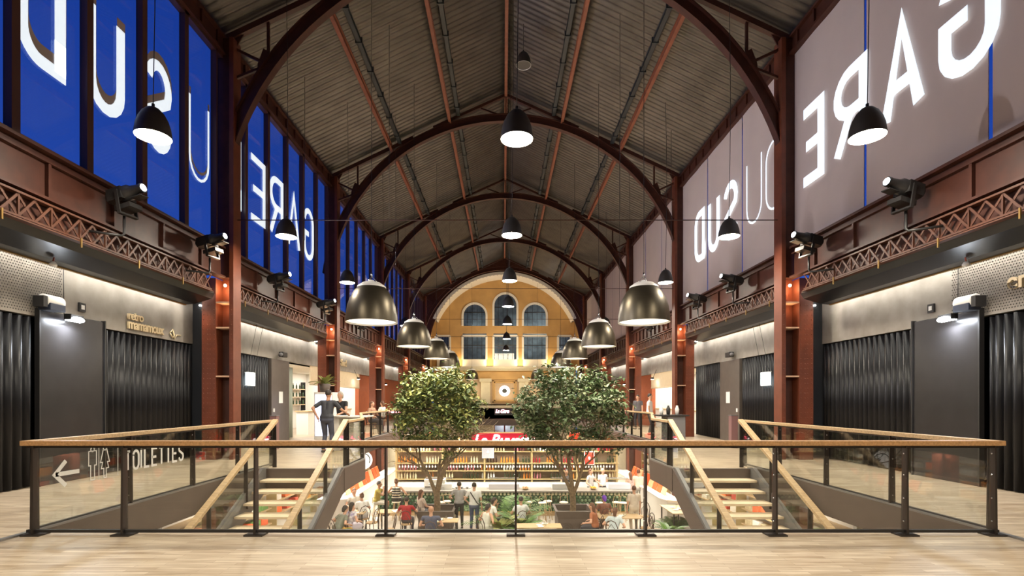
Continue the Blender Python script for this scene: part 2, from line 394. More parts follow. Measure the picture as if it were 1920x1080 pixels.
for i in range(N):
    for k in range(4):
        k2 = (k + 1) % 4; fs.append((4 * i + k, 4 * i + k2, 4 * i + 4 + k2, 4 * i + 4 + k))
mb.add(vs, fs); struct('trim_8', mb, M_whites)
for s in (-1, 1): struct('wall_%s' % SIDE[s], MB().box((s * 6.66, YG + .18, LOW), (s * 6.78, YW, zc + 3)), M_yel)
# end wall with openings cut as a grid of boxes + arched heads
def m2(px, py, D=YW): v = W(px, py, D); return v.x, v.z
wins = []
def zpx(py): return CZ + (VY - py) * YW / F
zpar, zb0, zb1, zs0 = zpx(688), zpx(674), zpx(630), zpx(611)
WX = [(-2.75, 1.10, zpx(569)), (0.08, 1.10, zpx(550)), (2.78, 1.10, zpx(569))]
AX = .05
mb = MB()
edges = [-7.0]
for cx, hw, zt in WX: edges += [cx - hw, cx + hw]
edges += [7.0]
SR = [(-6.2, -5.0), (4.9, 6.1)]
for i in range(0, len(edges), 2):
    a, b = edges[i], edges[i + 1]
    if i == 0: mb.box((a, YW, zpar), (SR[0][0], YW + .4, zc + 8)); mb.box((SR[0][0], YW, zb1), (SR[0][1], YW + .4, zc + 8)); mb.box((SR[0][1], YW, zpar), (b, YW + .4, zc + 8)); mb.box((SR[0][0], YW, zpar), (SR[0][1], YW + .4, zb0))
    elif i == len(edges) - 2: mb.box((a, YW, zpar), (SR[1][0], YW + .4, zc + 8)); mb.box((SR[1][0], YW, zb1), (SR[1][1], YW + .4, zc + 8)); mb.box((SR[1][1], YW, zpar), (b, YW + .4, zc + 8)); mb.box((SR[1][0], YW, zpar), (SR[1][1], YW + .4, zb0))
    else: mb.box((a, YW, zpar), (b, YW + .4, zc + 8))
for cx, hw, zt in WX:
    mb.box((cx - hw, YW, zb1 + .25), (cx + hw, YW + .4, zs0))
    zsp = zt - hw; K = 12
    for i in range(K):
        a1, a2 = PI * i / K, PI * (i + 1) / K
        x1, x2 = cx + hw * math.cos(a1), cx + hw * math.cos(a2); z1, z2 = zsp + hw * math.sin(a1), zsp + hw * math.sin(a2)
        mb.add([(x1, YW, z1), (x2, YW, z2), (x2, YW, zc + 8), (x1, YW, zc + 8), (x1, YW + .4, z1), (x2, YW + .4, z2)], [(0, 3, 2, 1), (0, 1, 5, 4)])
struct('wall_end', mb, M_yel)
def window_end(k, cx, hw, za, zt, arch):
    fr = MB(); y = YW
    t = .09
    if arch:
        zsp = zt - hw; pts = [(cx - hw, za)] + [(cx + hw * math.cos(PI - PI * i / 16), zsp + hw * math.sin(PI * i / 16)) for i in range(17)] + [(cx + hw, za)]
    else: pts = [(cx - hw, za), (cx - hw, zt), (cx + hw, zt), (cx + hw, za)]
    for (a, b) in zip(pts[:-1], pts[1:]): fr.bar((a[0], y - .04, a[1]), (b[0], y - .04, b[1]), .18, .13, (0, 1, 0))
    o = fr.build('window_%d' % k, M_whites); o['kind'] = 'structure'
    mu = MB(); n = 5
    for i in range(1, n):
        x = cx - hw + 2 * hw * i / n; h = zt if not arch else (zt - hw) + math.sqrt(max(hw * hw - (x - cx) ** 2, 0))
        mu.box((x - .02, y + .16, za), (x + .02, y + .2, h))
    mu.box((cx - hw, y + .15, (za + zt) / 2 + .2), (cx + hw, y + .21, (za + zt) / 2 + .28))
    mu.build('glazing_bar', M_black, o)
    if arch: g = MB().prism(pts, y + .22, y + .235, 'y')
    else: g = MB().box((cx - hw, y + .22, za), (cx + hw, y + .235, zt))
    g.build('pane', M_wglass, o)
k = 11
for cx, hw, zt in WX:
    window_end(k, cx, hw, zs0, zt, True); k += 1
    window_end(k, cx, hw, zb0, zb1, False); k += 1
for a, b in SR: window_end(k, (a + b) / 2, (b - a) / 2, zb0, zb1, False); k += 1
struct('wall_end', MB().box((-7, YW + 3.2, zpar - 1), (7, YW + 3.3, 12.5)), mat('far_room_wall', (.16, .19, .19), .8, noise=.5, nscale=2))
for x in (-3.4, .5, 2.4, 3.6): lamp_point('far_room_lamp', (x + .8, YW + 2.2, 8.6), 38, (.95, 1, .97), .1)
for x in (-1.6, 2.6, 4.9): lamp_point('far_room_lamp', (x, YW + 2.2, 6.4), 26, (.95, 1, .97), .1)
# parapets, cornice, frieze, pilasters, lower wall
for cx, hw in ((-5.6, .6), (WX[0][0], 1.10), (WX[1][0], 1.10), (WX[2][0], 1.10), (5.5, .6)):
    struct('trim_9', MB().box((cx - hw, YW - .12, zpar), (cx + hw, YW, zb0)), M_whites)
mb = MB().box((-6.5, YW - .7, zpar - .22), (6.5, YW, zpar)).box((-6.5, YW - .5, zpar - .36), (6.5, YW, zpar - .22)); struct('trim_10', mb, M_cream)
struct('wall_end', MB().box((-6.5, YW - .1, zpx(712)), (6.5, YW + .3, zpar)), M_yel)
struct('wall_end', MB().box((-6.5, YW, zpx(790)), (6.5, YW + .3, zpx(712))), mat('dull_ochre', (.45, .32, .2), .7, noise=.1))
mb = MB().box((-6.5, YW - .45, zpx(760) - .25), (6.5, YW, zpx(760))); struct('trim_11', mb, M_cream)
for x in (-4.55, -1.75, 1.75, 4.55):
    mb = MB().box((x - .42, YW - .22, zpx(758)), (x + .42, YW, zpx(716))).box((x - .55, YW - .34, zpx(716)), (x + .55, YW, zpx(710))).box((x - .5, YW - .3, zpx(758)), (x + .5, YW, zpx(758) + .12))
    struct('trim_12', mb, M_cream)
for x in (-2.3, 0.0, 2.3)[1:2]:
    mb = MB()
    for a, b, c in ((1.1, .06, 0), (.95, .04, 1)):
        zc1, hz = zpx(734), a * .92
        mb.box((x - a, YW - b - .04, zc1 - hz), (x - a + .1, YW, zc1 + hz)).box((x + a - .1, YW - b - .04, zc1 - hz), (x + a, YW, zc1 + hz)).box((x - a, YW - b - .04, zc1 + hz - .1), (x + a, YW, zc1 + hz)).box((x - a, YW - b - .04, zc1 - hz), (x + a, YW, zc1 - hz + .1))
    struct('trim_13', mb, M_yel)
struct('wall_end', MB().box((-6.5, YW, LOW), (-.95, YW + .3, zpx(758))).box((.95, YW, LOW), (6.5, YW + .3, zpx(758))).box((-.95, YW, zpx(786)), (.95, YW + .3, zpx(758))), M_cream)
mb = MB().box((-3.3, YW - 1.3, zpx(796)), (3.3, YW, zpx(785))); tag(mb.build('awning', M_fascia), 'dark brown flat awning over the doorway in the cream end wall', 'awning')
fr = MB()
for x in (-.95, 0, .95): fr.box((x - .07, YW + .02, LOW), (x + .07, YW + .12, zpx(796)))
for z in (LOW, -1.6, zpx(798)): fr.box((-.95, YW + .02, z), (.95, YW + .12, z + .12))
o = fr.build('door_1', mat('dark_red_joinery', (.2, .03, .03), .5)); o['kind'] = 'structure'
MB().box((-.9, YW + .06, LOW), (.9, YW + .075, zpx(796))).build('door_glass', M_wglass, o)
struct('wall_end', MB().box((-2, YW + 2, LOW), (2, YW + 2.1, 0)), M_whites)
lamp_point('doorway_lamp', (0, YW + 1.2, -.8), 30, (.85, .9, 1), .2)
# wall clock
t = empty('wall_clock', (.0, YW - .06, zpx(733)), 'round white wall clock between the two pilasters of the end wall', 'clock')
MB().lathe([(0, 0), (.50, 0), (.50, -.07), (.44, -.09), (0, -.06)], 40, axis='y').build('dial', mat('clock_dial', (.9, .9, .88), .5, emis=(.9, .9, 1), es=.9), t)
mb = MB()
for i in range(12):
    a = i * PI / 6; mb.bar((.36 * math.sin(a), -.1, .36 * math.cos(a)), (.42 * math.sin(a), -.1, .42 * math.cos(a)), .03, .02, (0, 1, 0))
mb.build('hour_mark', M_black, t)
MB().ball((0, -.09, 0), (.22, .02, .20), 16, 8).bar((0, -.11, 0), (.14, -.11, .13), .03, .015, (0, 1, 0)).build('clock_hand', M_black, t)
MB().bar((0, -.125, 0), (-.27, -.125, .05), .022, .012, (0, 1, 0)).build('clock_hand', M_black, t)
# cornice uplights of the end wall
for x in (-4.2, -1.38, 1.42, 4.15):
    o = tag(MB().box((x - .3, YW - .55, zpar), (x + .3, YW - .45, zpar + .06)).build('cornice_uplight', M_black), 'small uplight on the cornice %s' % {-4.2: 'far left of the end wall windows', -1.38: 'left of the tall middle window', 1.42: 'right of the tall middle window', 4.15: 'far right of the end wall windows'}[x], 'light')
    lamp_area('uplight_lamp', (0, 0, 0), .5, 22, (1, .72, .35), (0, .25, 1), .08, o).location = (x, YW - .5, zpar + .09)
for x in (-3.2, 0, 3.2): lamp_area('frieze_lamp', (x, YW - .9, zpar - 2.6 + .2), 1.6, 14, (1, .85, .55), (0, .8, .6))
lamp_area('end_hall_lamp', (0, 42, 5.4), 2.0, 190, (1, .82, .55), (0, .8, .45))
# ------------------------------------------------------------------ columns, girders, windows, screens, shopfronts
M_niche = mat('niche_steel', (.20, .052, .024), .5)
def column(n, s, Y):
    t = empty('steel_column', (s * 7.1, Y, LOW), '', 'column', 'riveted columns of the hall')
    t['label'] = 'rust-red riveted steel column on the %s gallery, %s' % (SIDE[s], ['behind the camera', 'beside the front railing', 'at the head of the stairs', 'one bay past the stairs', 'two bays past the stairs', 'three bays past the stairs', 'last before the end wall'][n])
    H = 10.33 - LOW; g = -LOW; F0 = -.36 if s > 0 else .28
    X = lambda x: s * (x - 7.1)
    MB().box((X(6.70), -.19, 0), (X(6.80), .17, H)).build('inner_flange', M_rust, t)
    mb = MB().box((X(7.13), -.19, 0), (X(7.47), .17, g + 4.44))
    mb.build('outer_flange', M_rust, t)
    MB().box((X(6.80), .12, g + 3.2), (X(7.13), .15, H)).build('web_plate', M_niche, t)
    MB().box((X(6.80), .12, 0), (X(7.13), .15, g + 3.2)).build('web_plate', M_red, t)  # darker steel below: the recess shade is put into the colour
    MB().box((X(6.80), -.15, g + 4.46), (X(7.15), .15, H)).build('upper_box', M_red, t)
    for z in (2.02, 3.21, 3.83):
        MB().box((X(6.80), -.185, g + z), (X(7.13), .12, g + z + .035)).build('stiffener_plate', M_shelf, t)
    if n in (1, 2, 3, 4):
        mb = MB(); z = .3
        while z < 3.9:
            for xx in (7.17, 7.27, 7.33, 7.43) if n < 4 else (7.2, 7.4): mb.ball((X(xx), -.192, g + z), (.014, .012, .014), 6, 4)
            for xx in (6.75,): mb.ball((X(xx), -.192, g + z), (.012, .01, .012), 6, 4)
            z += .12
        mb.build('rivets', M_rust, t)
    lm = MB().ball((X(6.96), -.08, g + 4.28), .035, 10, 6); o = lm.build('niche_lamp', mat('niche_bulb', (1, 1, 1), emis=(1, .7, .4), es=30), t)
    if n > 0:
        l = lamp_point('niche_glow', (X(6.96), -.07, g + 4.18), 5, (1, .62, .32), .03, t)
        lamp_point('niche_glow', (X(6.96), -.07, g + 3.70), 1.6, (1, .62, .32), .03, t)
        lamp_area('column_wash', (X(7.42), -.55, g + 3.86), .12, 16, (1, .62, .36), (-.05 * s, .30, -1), None, t, 1.3)
    return t
for n, Y in enumerate(YN):
    for s in (-1, 1): column(n, s, Y)
BN = ['behind the camera', 'over the front railing', 'over the stairs', 'just past the stairs', 'over the stalls', 'far along']
def girder(n, s):
    a, b = YN[n] + .2, YN[n + 1] - .2
    wh = ['behind the camera', 'nearest in view', 'second in view', 'third in view', 'fourth in view', 'farthest'][n]
    t = empty('lattice_girder', (s * 7.0, a, 3.9), 'red-brown plate girder with lattice frieze along the %s side, %s' % (SIDE[s], wh), 'girder', 'side girders of the hall')
    L = b - a; X = lambda d: s * d
    mb = MB().box((X(0), 0, .58), (X(.03), L, 1.25)).box((X(-.12), 0, 1.25), (X(.12), L, 1.30)).box((X(-.07), 0, 1.12), (X(0), L, 1.15)).box((X(-.12), 0, .54), (X(.1), L, .58))
    mb.build('plate_web', M_red, t)
    k = 0
    while k * .65 < L:
        if k % 2 == 0 or n > 2: MB().box((X(-.06), k * .65, .58), (X(0), k * .65 + .05, 1.12)).build('web_stiffener', M_red, t)
        k += 1
    L -= .55
    la = MB().box((X(-.10), 0, .47), (X(.02), L, .50)).box((X(-.10), 0, .13), (X(.02), L, .16)).box((X(-.13), 0, .09), (X(.02), L, .11))
    p = .26; m = int(L / p)
    for i in range(m):
        y0, y1 = i * L / m, (i + 1) * L / m
        la.bar((X(-.07), y0, .16), (X(-.07), y1, .47), .035, .012, (1, 0, 0)).bar((X(-.055), y1, .16), (X(-.055), y0, .47), .035, .012, (1, 0, 0))
        if i % 2 == 0: la.box((X(-.08), y0 - .012, .16), (X(-.05), y0 + .012, .47))
    la.build('lattice_frieze', mat('lattice_red', (.115, .04, .02), .5, noise=.3), t)
    MB().box((X(.03), 0, .04), (X(.06), L, .58)).build('backing_plate', M_red, t)
    for q in range(int(L / 1.3)):
        MB().bar((X(-.14), .5 + q * 1.3, .15), (X(-.14), .5 + q * 1.3, .0), .018, .024, (0, 1, 0)).build('canopy_hanger', M_brass, t)
    return t
for n in range(6):
    for s in (-1, 1): girder(n, s)
for s in (-1, 1):
    for n in range(6):
        a, b = YN[n] + .2, YN[n + 1] - .2
        # black canopy, plaster band and LED cove
        mb = MB().prism([(s * 6.98, 3.99), (s * 7.05, 3.87), (s * 7.45, 3.75), (s * 7.70, 3.73), (s * 7.70, 3.80), (s * 7.3, 3.92), (s * 7.2, 4.03)], a, b - .3, 'y')
        mb.box((s * 7.0, a, 4.0), (s * 8.0, b - .3, 4.04))
        struct('trim_%d' % (20 + n), mb, M_soffit)
        struct('trim_%d' % (30 + n), MB().box((s * 7.66, a, 3.715), (s * 7.71, b - .3, 3.735)), M_brass)
        struct('trim_%d' % (40 + n), MB().box((s * 7.73, a, 3.83), (s * 7.77, b, 3.86)), M_led)
        struct('wall_%s' % SIDE[s], MB().box((s * 7.96, YN[n] + .5, 2.87), (s * 8.12, YN[n + 1] + .49, 4.2)), M_plaster)
        if n < 3:
            struct('wall_%s' % SIDE[s], MB().box((s * 7.48, a + .05, 0), (s * 8.3, a + .28, 4.2)), M_soffit)
# windows on the left
for n in range(6):
    a, b = YN[n] + .15, YN[n + 1] - .15; s = -1
    fr = MB()
    for k in range(7):
        y = YN[n] + 1.3 * k - .27
        if 0 < k < 6: fr.box((s * 7.01, y - .05, 5.2), (s * 7.12, y + .05, 9.93)).box((s * 6.98, y - .065, 5.2), (s * 7.01, y + .065, 9.93))
    for k in (0.30, 7.40): fr.box((s * 6.98, YN[n] + k - .03, 5.2), (s * 7.12, YN[n] + k + .03, 9.93))
    fr.box((s * 6.98, a, 5.18), (s * 7.12, b, 5.26)).box((s * 6.98, a, 9.84), (s * 7.12, b, 9.93))
    o = fr.build('window_%d' % (n + 1), mat('dark_window_mullion', (.075, .03, .022), .5)); o['kind'] = 'structure'
    MB().box((s * 7.08, a, 5.2), (s * 7.095, b, 9.9)).build('pane', M_wglass, o)
# right: mullions behind, white screens in front
for n in range(6):
    a, b = YN[n] + .15, YN[n + 1] - .15; s = 1
    fr = MB()
    for k in range(1, 6): fr.box((s * 7.14, YN[n] + 1.3 * k - .04, 5.2), (s * 7.3, YN[n] + 1.3 * k + .04, 9.93))
    fr.box((s * 7.14, a, 5.18), (s * 7.3, b, 5.26)).box((s * 7.14, a, 9.84), (s * 7.3, b, 9.93))
    o = fr.build('window_%d' % (n + 31), mat('blue_dusk_frame', (.01, .02, .08), .5)); o['kind'] = 'structure'
    MB().box((s * 7.28, a, 5.2), (s * 7.29, b, 9.9)).build('pane', M_wglass, o)
    for k in range(3):
        y0, y1 = YN[n] + 2.6 * k + (.16 if k == 0 else .035), YN[n] + 2.6 * (k + 1) - (.16 if k == 2 else .035)
        if YN[n] + 2.6 * (k + 1) < 4.5: continue
        t = empty('projection_screen', (7.03, y0, 5.22), 'tall white fabric screen over the right windows, %s in the %s bay' % (['first', 'middle', 'last'][k], ['', 'nearest', 'second', 'third', 'fourth', 'farthest'][n]), 'screen', 'white window screens')
        ny = 12; vs = []; fs = []
        for i in range(ny + 1):
            y = (y1 - y0) * i / ny; x = .006 * math.sin(i * 1.1 + k)
            vs += [(x, y, 0), (x, y, 4.7), (x + .012, y, 4.7), (x + .012, y, 0)]
        for i in range(ny):
            for q in range(4): fs.append((4 * i + q, 4 * i + (q + 1) % 4, 4 * i + 4 + (q + 1) % 4, 4 * i + 4 + q))
        fs += [(0, 1, 2, 3), (4 * ny + 3, 4 * ny + 2, 4 * ny + 1, 4 * ny)]
        MB().add(vs, fs, False).build('fabric', M_screen, t)
        MB().box((-.02, 0, -.03), (.03, y1 - y0, 0)).build('bottom_batten', M_whites, t)
# stroke letters
def rr(cx, cy, rx, ry, a0, a1, n=9): return [(cx + rx * math.cos(math.radians(a0 + (a1 - a0) * i / n)), cy + ry * math.sin(math.radians(a0 + (a1 - a0) * i / n))) for i in range(n + 1)]
def glyph(ch):
    w = .52; r = w / 2
    G = {
     'E': [[(w, 1), (0, 1), (0, 0), (w, 0)], [(0, .5), (w * .85, .5)]], 'L': [[(0, 1), (0, 0), (w * .9, 0)]], 'I': [[(0, 0), (0, 1)]],
     'T': [[(0, 1), (w, 1)], [(r, 1), (r, 0)]], 'A': [[(0, 0), (r, 1), (w, 0)], [(w * .17, .33), (w * .83, .33)]],
     'U': [[(0, 1)] + rr(r, r, r, r, 180, 360) + [(w, 1)]], 'D': [[(0, 0), (0, 1)] + rr(w - r, 1 - r, r, r, 90, 0) + rr(w - r, r, r, r, 0, -90) + [(0, 0), (0, .3)]],
     'O': [rr(r, 1 - r, r, r, 180, 0) + rr(r, r, r, r, 0, -180) + [(0, 1 - r), (0, .8)]],
     'G': [rr(r, 1 - r, r, r, 10, 180) + rr(r, r, r, r, 180, 360) + [(w, .5), (w * .5, .5)]],
     'R': [[(0, 0), (0, 1)] + rr(w - r, 1 - r * .98, r, r * .98, 90, -90) + [(0, 1 - 2 * r * .98)], [(w * .45, .5), (w, 0)]],
     'S': [rr(r, 1 - r, r, r, 15, 180) + [(.03, .62), (w - .03, .38)] + rr(r, r, r, r, 0, -165)]}
    return G[ch], (w if ch != 'I' else .04)
def stroke(mb, path, th, tr, depth):
    P = []
    for p in path:
        if not P or (abs(p[0] - P[-1][0]) + abs(p[1] - P[-1][1])) > 1e-4: P.append(p)
    n = len(P); L = []; R = []
    for i, p in enumerate(P):
        a = P[max(i - 1, 0)]; b = P[min(i + 1, n - 1)]
        def nr(u, v):
            dx, dy = v[0] - u[0], v[1] - u[1]; l = math.hypot(dx, dy) or 1; return (-dy / l, dx / l)
        if i == 0: nx, ny = nr(p, b); k = 1
        elif i == n - 1: nx, ny = nr(a, p); k = 1
        else:
            n1, n2 = nr(a, p), nr(p, b); nx, ny = n1[0] + n2[0], n1[1] + n2[1]; l = math.hypot(nx, ny) or 1; nx /= l; ny /= l
            k = 1 / max(.45, nx * n1[0] + ny * n1[1])
        L.append((p[0] + nx * th / 2 * k, p[1] + ny * th / 2 * k)); R.append((p[0] - nx * th / 2 * k, p[1] - ny * th / 2 * k))
    vs = []
    for l, r in zip(L, R): vs += [tr(l[0], l[1], 0), tr(r[0], r[1], 0), tr(r[0], r[1], depth), tr(l[0], l[1], depth)]
    fs = [(0, 1, 2, 3), (4 * n - 1, 4 * n - 2, 4 * n - 3, 4 * n - 4)]
    for i in range(n - 1):
        for q in range(4): fs.append((4 * i + q, 4 * i + (q + 1) % 4, 4 * i + 4 + (q + 1) % 4, 4 * i + 4 + q))
    mb.add(vs, fs)
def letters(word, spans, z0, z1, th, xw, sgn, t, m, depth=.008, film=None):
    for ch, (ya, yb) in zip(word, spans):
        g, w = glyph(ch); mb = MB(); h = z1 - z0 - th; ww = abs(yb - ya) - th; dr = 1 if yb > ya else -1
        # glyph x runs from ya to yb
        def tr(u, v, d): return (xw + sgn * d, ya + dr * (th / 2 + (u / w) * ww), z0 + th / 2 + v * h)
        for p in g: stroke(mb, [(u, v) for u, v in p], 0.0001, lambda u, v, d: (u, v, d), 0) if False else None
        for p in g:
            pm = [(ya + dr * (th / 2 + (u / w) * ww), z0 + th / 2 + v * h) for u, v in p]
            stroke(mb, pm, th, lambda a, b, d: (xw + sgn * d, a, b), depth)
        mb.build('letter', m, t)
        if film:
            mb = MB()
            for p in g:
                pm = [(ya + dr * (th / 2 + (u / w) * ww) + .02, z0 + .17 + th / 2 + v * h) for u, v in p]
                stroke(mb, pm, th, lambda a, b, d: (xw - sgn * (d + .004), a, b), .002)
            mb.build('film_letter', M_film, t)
z0, z1 = 6.46, 8.30
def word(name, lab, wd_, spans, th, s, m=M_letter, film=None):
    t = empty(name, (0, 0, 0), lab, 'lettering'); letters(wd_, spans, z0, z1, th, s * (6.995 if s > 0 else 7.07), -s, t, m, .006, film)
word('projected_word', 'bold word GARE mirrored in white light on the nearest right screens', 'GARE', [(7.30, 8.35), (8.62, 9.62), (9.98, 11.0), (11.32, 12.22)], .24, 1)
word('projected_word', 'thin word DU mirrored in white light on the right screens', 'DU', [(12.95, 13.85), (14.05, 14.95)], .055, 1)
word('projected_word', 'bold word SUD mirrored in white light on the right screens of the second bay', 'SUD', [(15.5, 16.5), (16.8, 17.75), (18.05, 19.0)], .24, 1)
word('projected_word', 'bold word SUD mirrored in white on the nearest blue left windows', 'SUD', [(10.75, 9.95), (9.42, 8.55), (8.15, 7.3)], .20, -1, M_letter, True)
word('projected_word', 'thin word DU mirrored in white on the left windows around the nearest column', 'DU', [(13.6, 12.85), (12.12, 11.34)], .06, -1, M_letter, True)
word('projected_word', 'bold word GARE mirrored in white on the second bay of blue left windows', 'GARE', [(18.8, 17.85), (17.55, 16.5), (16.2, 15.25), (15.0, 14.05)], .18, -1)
# projectors
def projector(s, y, i):
    t = empty('stage_projector', (s * 6.9, y, 4.85), 'black stage projector on a bracket of the %s girder, %s' % (SIDE[s], ORD[i] + (' from the camera' if i else ' to the camera')), 'projector', 'projectors on the side girders')
    X = -s; al = s * (PI / 2 + .22); ct, st_ = math.cos(al), math.sin(al)
    def put(mb, name, m, bv=0.):
        V = []
        for (x, y_, z) in mb.v:
            y2 = y_ * math.cos(.2) - (z - .1) * math.sin(.2); z2 = .1 + y_ * math.sin(.2) + (z - .1) * math.cos(.2)
            V.append((X * .32 + x * ct - y2 * st_, x * st_ + y2 * ct, z2))
        mb.v = V; return mb.build(name, m, t, bv)
    b = MB().lathe([(.0, -.30), (.09, -.30), (.12, -.26), (.13, -.05), (.13, .12), (.10, .15), (.075, .34), (.08, .36), (.08, .40)], 16, (0, 0, .12), axis='y'); b.box((-.14, -.22, 0), (.14, .08, .2)); put(b, 'body', M_black)
    put(MB().lathe([(0, .404), (.058, .404), (.059, .41), (0, .42)], 16, (0, 0, .12), axis='y'), 'lens', mat('projector_lens', (1, 1, 1), emis=(.9, .95, 1), es=14))
    put(MB().lathe([(0, -.02), (.05, -.02), (.05, 0), (0, 0)], 12, (0, -.31, .12), axis='y'), 'rear_knob', M_chrome)
    put(MB().box((-.17, -.02, -.25), (-.15, .04, .14)).box((.15, -.02, -.25), (.17, .04, .14)).box((-.17, -.02, -.27), (.17, .04, -.24)), 'yoke', M_black)
    put(MB().box((-.12, -.12, -.18), (.12, .2, -.10)).bar((0, .2, -.02), (0, .40, -.02), .16, .015), 'ballast_box', M_black)
    MB().tube([(X * .32, 0, -.25), (X * .32, 0, -.55), (X * .32, -.05, -.6), (0, -.35, -.62)], .022, 8).build('bracket_arm', M_black, t)
PY = [7.7 + CX, 10.9, 14.7, 17.9, 22.5]
for s in (-1, 1):
    ys = [8.75, 11.3, 14.7, 18.6, 23.2] if s < 0 else [8.5, 11.2, 14.9, 17.6, 23.2]
    for i, y in enumerate(ys): projector(s, y, i)
# the projectors' spill on the opposite screens
for s, y in ((-1, 8.8), (-1, 14.0), (-1, 18)):
    lamp_area('projector_spill', (s * 6.3, y, 5.5), .25, 60, (.95, .92, 1), (-s, .15, .22), None, None, 1.7)
# curtains
def curtain(s, y0, y1, lab, x=8.0, z=2.84, m=M_curt, name='curtain', amp=.045, per=.16, z0=.02):
    mb = MB(); n = max(12, int((y1 - y0) / per * 8)); vs = []; fs = []
    rnd = random.Random(int(y0 * 10) + s)
    ph = 0
    for i in range(n + 1):
        y = y0 + (y1 - y0) * i / n; ph += 2 * PI / 8 * rnd.uniform(.75, 1.25)
        d = amp * math.sin(ph); vs += [(s * (x + d), y, z0), (s * (x + d), y, z)]
    for i in range(n): fs.append((2 * i, 2 * i + 1, 2 * i + 3, 2 * i + 2))
    mb.add(vs, fs, True); o = mb.build(name, m)
    so = o.modifiers.new('thickness', 'SOLIDIFY'); so.thickness = .006
    return tag(o, lab, 'curtain', None)
curtain(-1, 4.0, 8.5, 'dark pleated curtain at the left edge, before the grey display panel')
curtain(-1, 10.05, 12.9, 'dark pleated curtain between the left display panel and the nearest left column')
curtain(-1, 13.25, 17.15, 'dark pleated curtain behind the glowing sign reflection on the left gallery')
curtain(1, 4.0, 8.5, 'dark pleated curtain at the right edge, before the grey display panel')
curtain(1, 10.05, 12.9, 'dark pleated curtain between the right display panel and the nearest right column')
curtain(1, 13.25, 17.3, 'dark pleated curtain behind the glowing sign reflection on the right gallery')
curtain(1, 18.95, 21.5, 'dark pleated curtain between the grey pillar and the open right stall')
curtain(-1, 18.9, 19.75, 'pale green-grey curtain hanging in the bright left doorway', 8.25, 2.7, mat('pale_curtain', (.45, .50, .42), .7), amp=.07, per=.2)
for s in (-1, 1):
    ya = 18.7 if s < 0 else 21.6
    t = empty('display_board', (s * 7.95, 9.3, 0), 'grey lacquered display panel under the floodlight on the %s gallery' % SIDE[s], 'panel')
    MB().box((s * -.05, -.70, 0), (s * .008, .70, 2.98)).build('panel_board', M_pillar, t, .01)
    MB().box((s * -.075, -.72, 0), (s * .008, -.69, 3.0)).box((s * -.075, .69, 0), (s * .008, .72, 3.0)).build('edge_profile', M_black, t)
    y0, y1 = (17.2, 18.62) if s < 0 else (17.35, 18.9)
    t = empty('display_board', (s * 7.95, y0, 0), 'grey pillar panel with a white notice on the %s gallery, second bay' % SIDE[s], 'panel')
    MB().box((s * -.06, 0, 0), (s * .1, y1 - y0, 2.86)).build('panel_board', mat('warm_grey_panel', (.12, .10, .085), .4, noise=.15), t, .01)
    ny = .55 if s < 0 else .7
    MB().box((s * -.075, ny, 1.35), (s * -.062, ny + .30, 1.75)).build('notice', M_paper, t)
    MB().box((s * -.08, .1, 1.05), (s * -.06, .2, 1.17)).build('switch', M_paper, t)
    # floodlight, roller motor, pictogram
    fy = 9.05 if s < 0 else 8.98
    t = empty('floodlight', (s * 7.72, fy + .05, 2.90), 'glaring white floodlight above the %s display panel' % SIDE[s], 'light')
    MB().box((s * -.05, -.14, -.03), (s * .08, .14, .07)).build('housing', M_black, t, .01)
    MB().box((s * -.052, -.12, -.045), (s * .07, .12, -.032)).ball((s * -.06, 0, -.02), (.05, .13, .05), 14, 8).build('lamp_face', M_flood, t)
    lamp_area('flood_lamp', (s * 0, 0, -.07), .22, 28, (.85, .92, 1), (-s * .25, 0, -1), None, t)
    MB().tube([(s * .2, 0, .95), (s * .19, 0, .07)], .006, 6).build('cable', M_black, t)
    t = empty('shutter_motor', (s * 7.8, 8.72, 3.03), 'grey shutter motor drum on top of the %s display panel' % SIDE[s], 'motor')
    MB().lathe([(0, -.17), (.10, -.17), (.11, -.16), (.11, .16), (.10, .17), (0, .17)], 20, (0, 0, .1), axis='y').build('drum', M_white, t)
    MB().box((s * -.12, -.15, -.06), (s * .1, .15, .06)).build('casing', mat('navy_casing', (.03, .04, .07), .35), t, .01)
    MB().box((s * -.1, -.26, -.02), (s * .08, -.18, .16)).build('bracket', M_black, t)
    py = 9.52 if s < 0 else 9.62
    t = empty('pictogram_sign', (s * 7.94, py, 3.18), 'small square pictogram plate on the %s plaster band' % SIDE[s], 'sign')
    MB().box((s * -.02, -.07, -.08), (s * .015, .07, .08)).build('plate', M_black, t)
    MB().box((s * -.026, -.035, -.04), (s * -.021, .035, .04)).build('symbol', M_paper, t)
    t = empty('sign_reflection', (s * 7.86, 15.7 if s < 0 else 15.55, 2.1), 'small glowing white square imitating a sign reflection in front of the %s curtain' % SIDE[s], 'sign')
    MB().box((s * -.03, -.24, -.19), (s * .03, .24, .19)).build('reflection_panel', M_lit, t)  # glowing panel stands in for a reflected exit sign; frame and wires added
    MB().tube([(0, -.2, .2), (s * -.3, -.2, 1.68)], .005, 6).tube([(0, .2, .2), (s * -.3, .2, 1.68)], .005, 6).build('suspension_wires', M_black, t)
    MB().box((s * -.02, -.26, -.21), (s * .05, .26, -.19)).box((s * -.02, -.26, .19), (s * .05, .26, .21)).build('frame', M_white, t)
    t = empty('security_camera', (s * 7.8, 17.9, 3.03), 'black box camera above the %s pillar with the white notice' % SIDE[s], 'camera')
    MB().box((s * -.1, -.22, -.08), (s * .06, .14, .1)).build('body', M_black, t, .02); MB().lathe([(0, -.26), (.06, -.26), (.07, -.2)], 12, (s * -.02, 0, 0), axis='y').build('lens', M_grey, t)
    MB().box((s * .05, -.03, -.03), (s * .15, .03, .03)).build('bracket', M_grey, t)
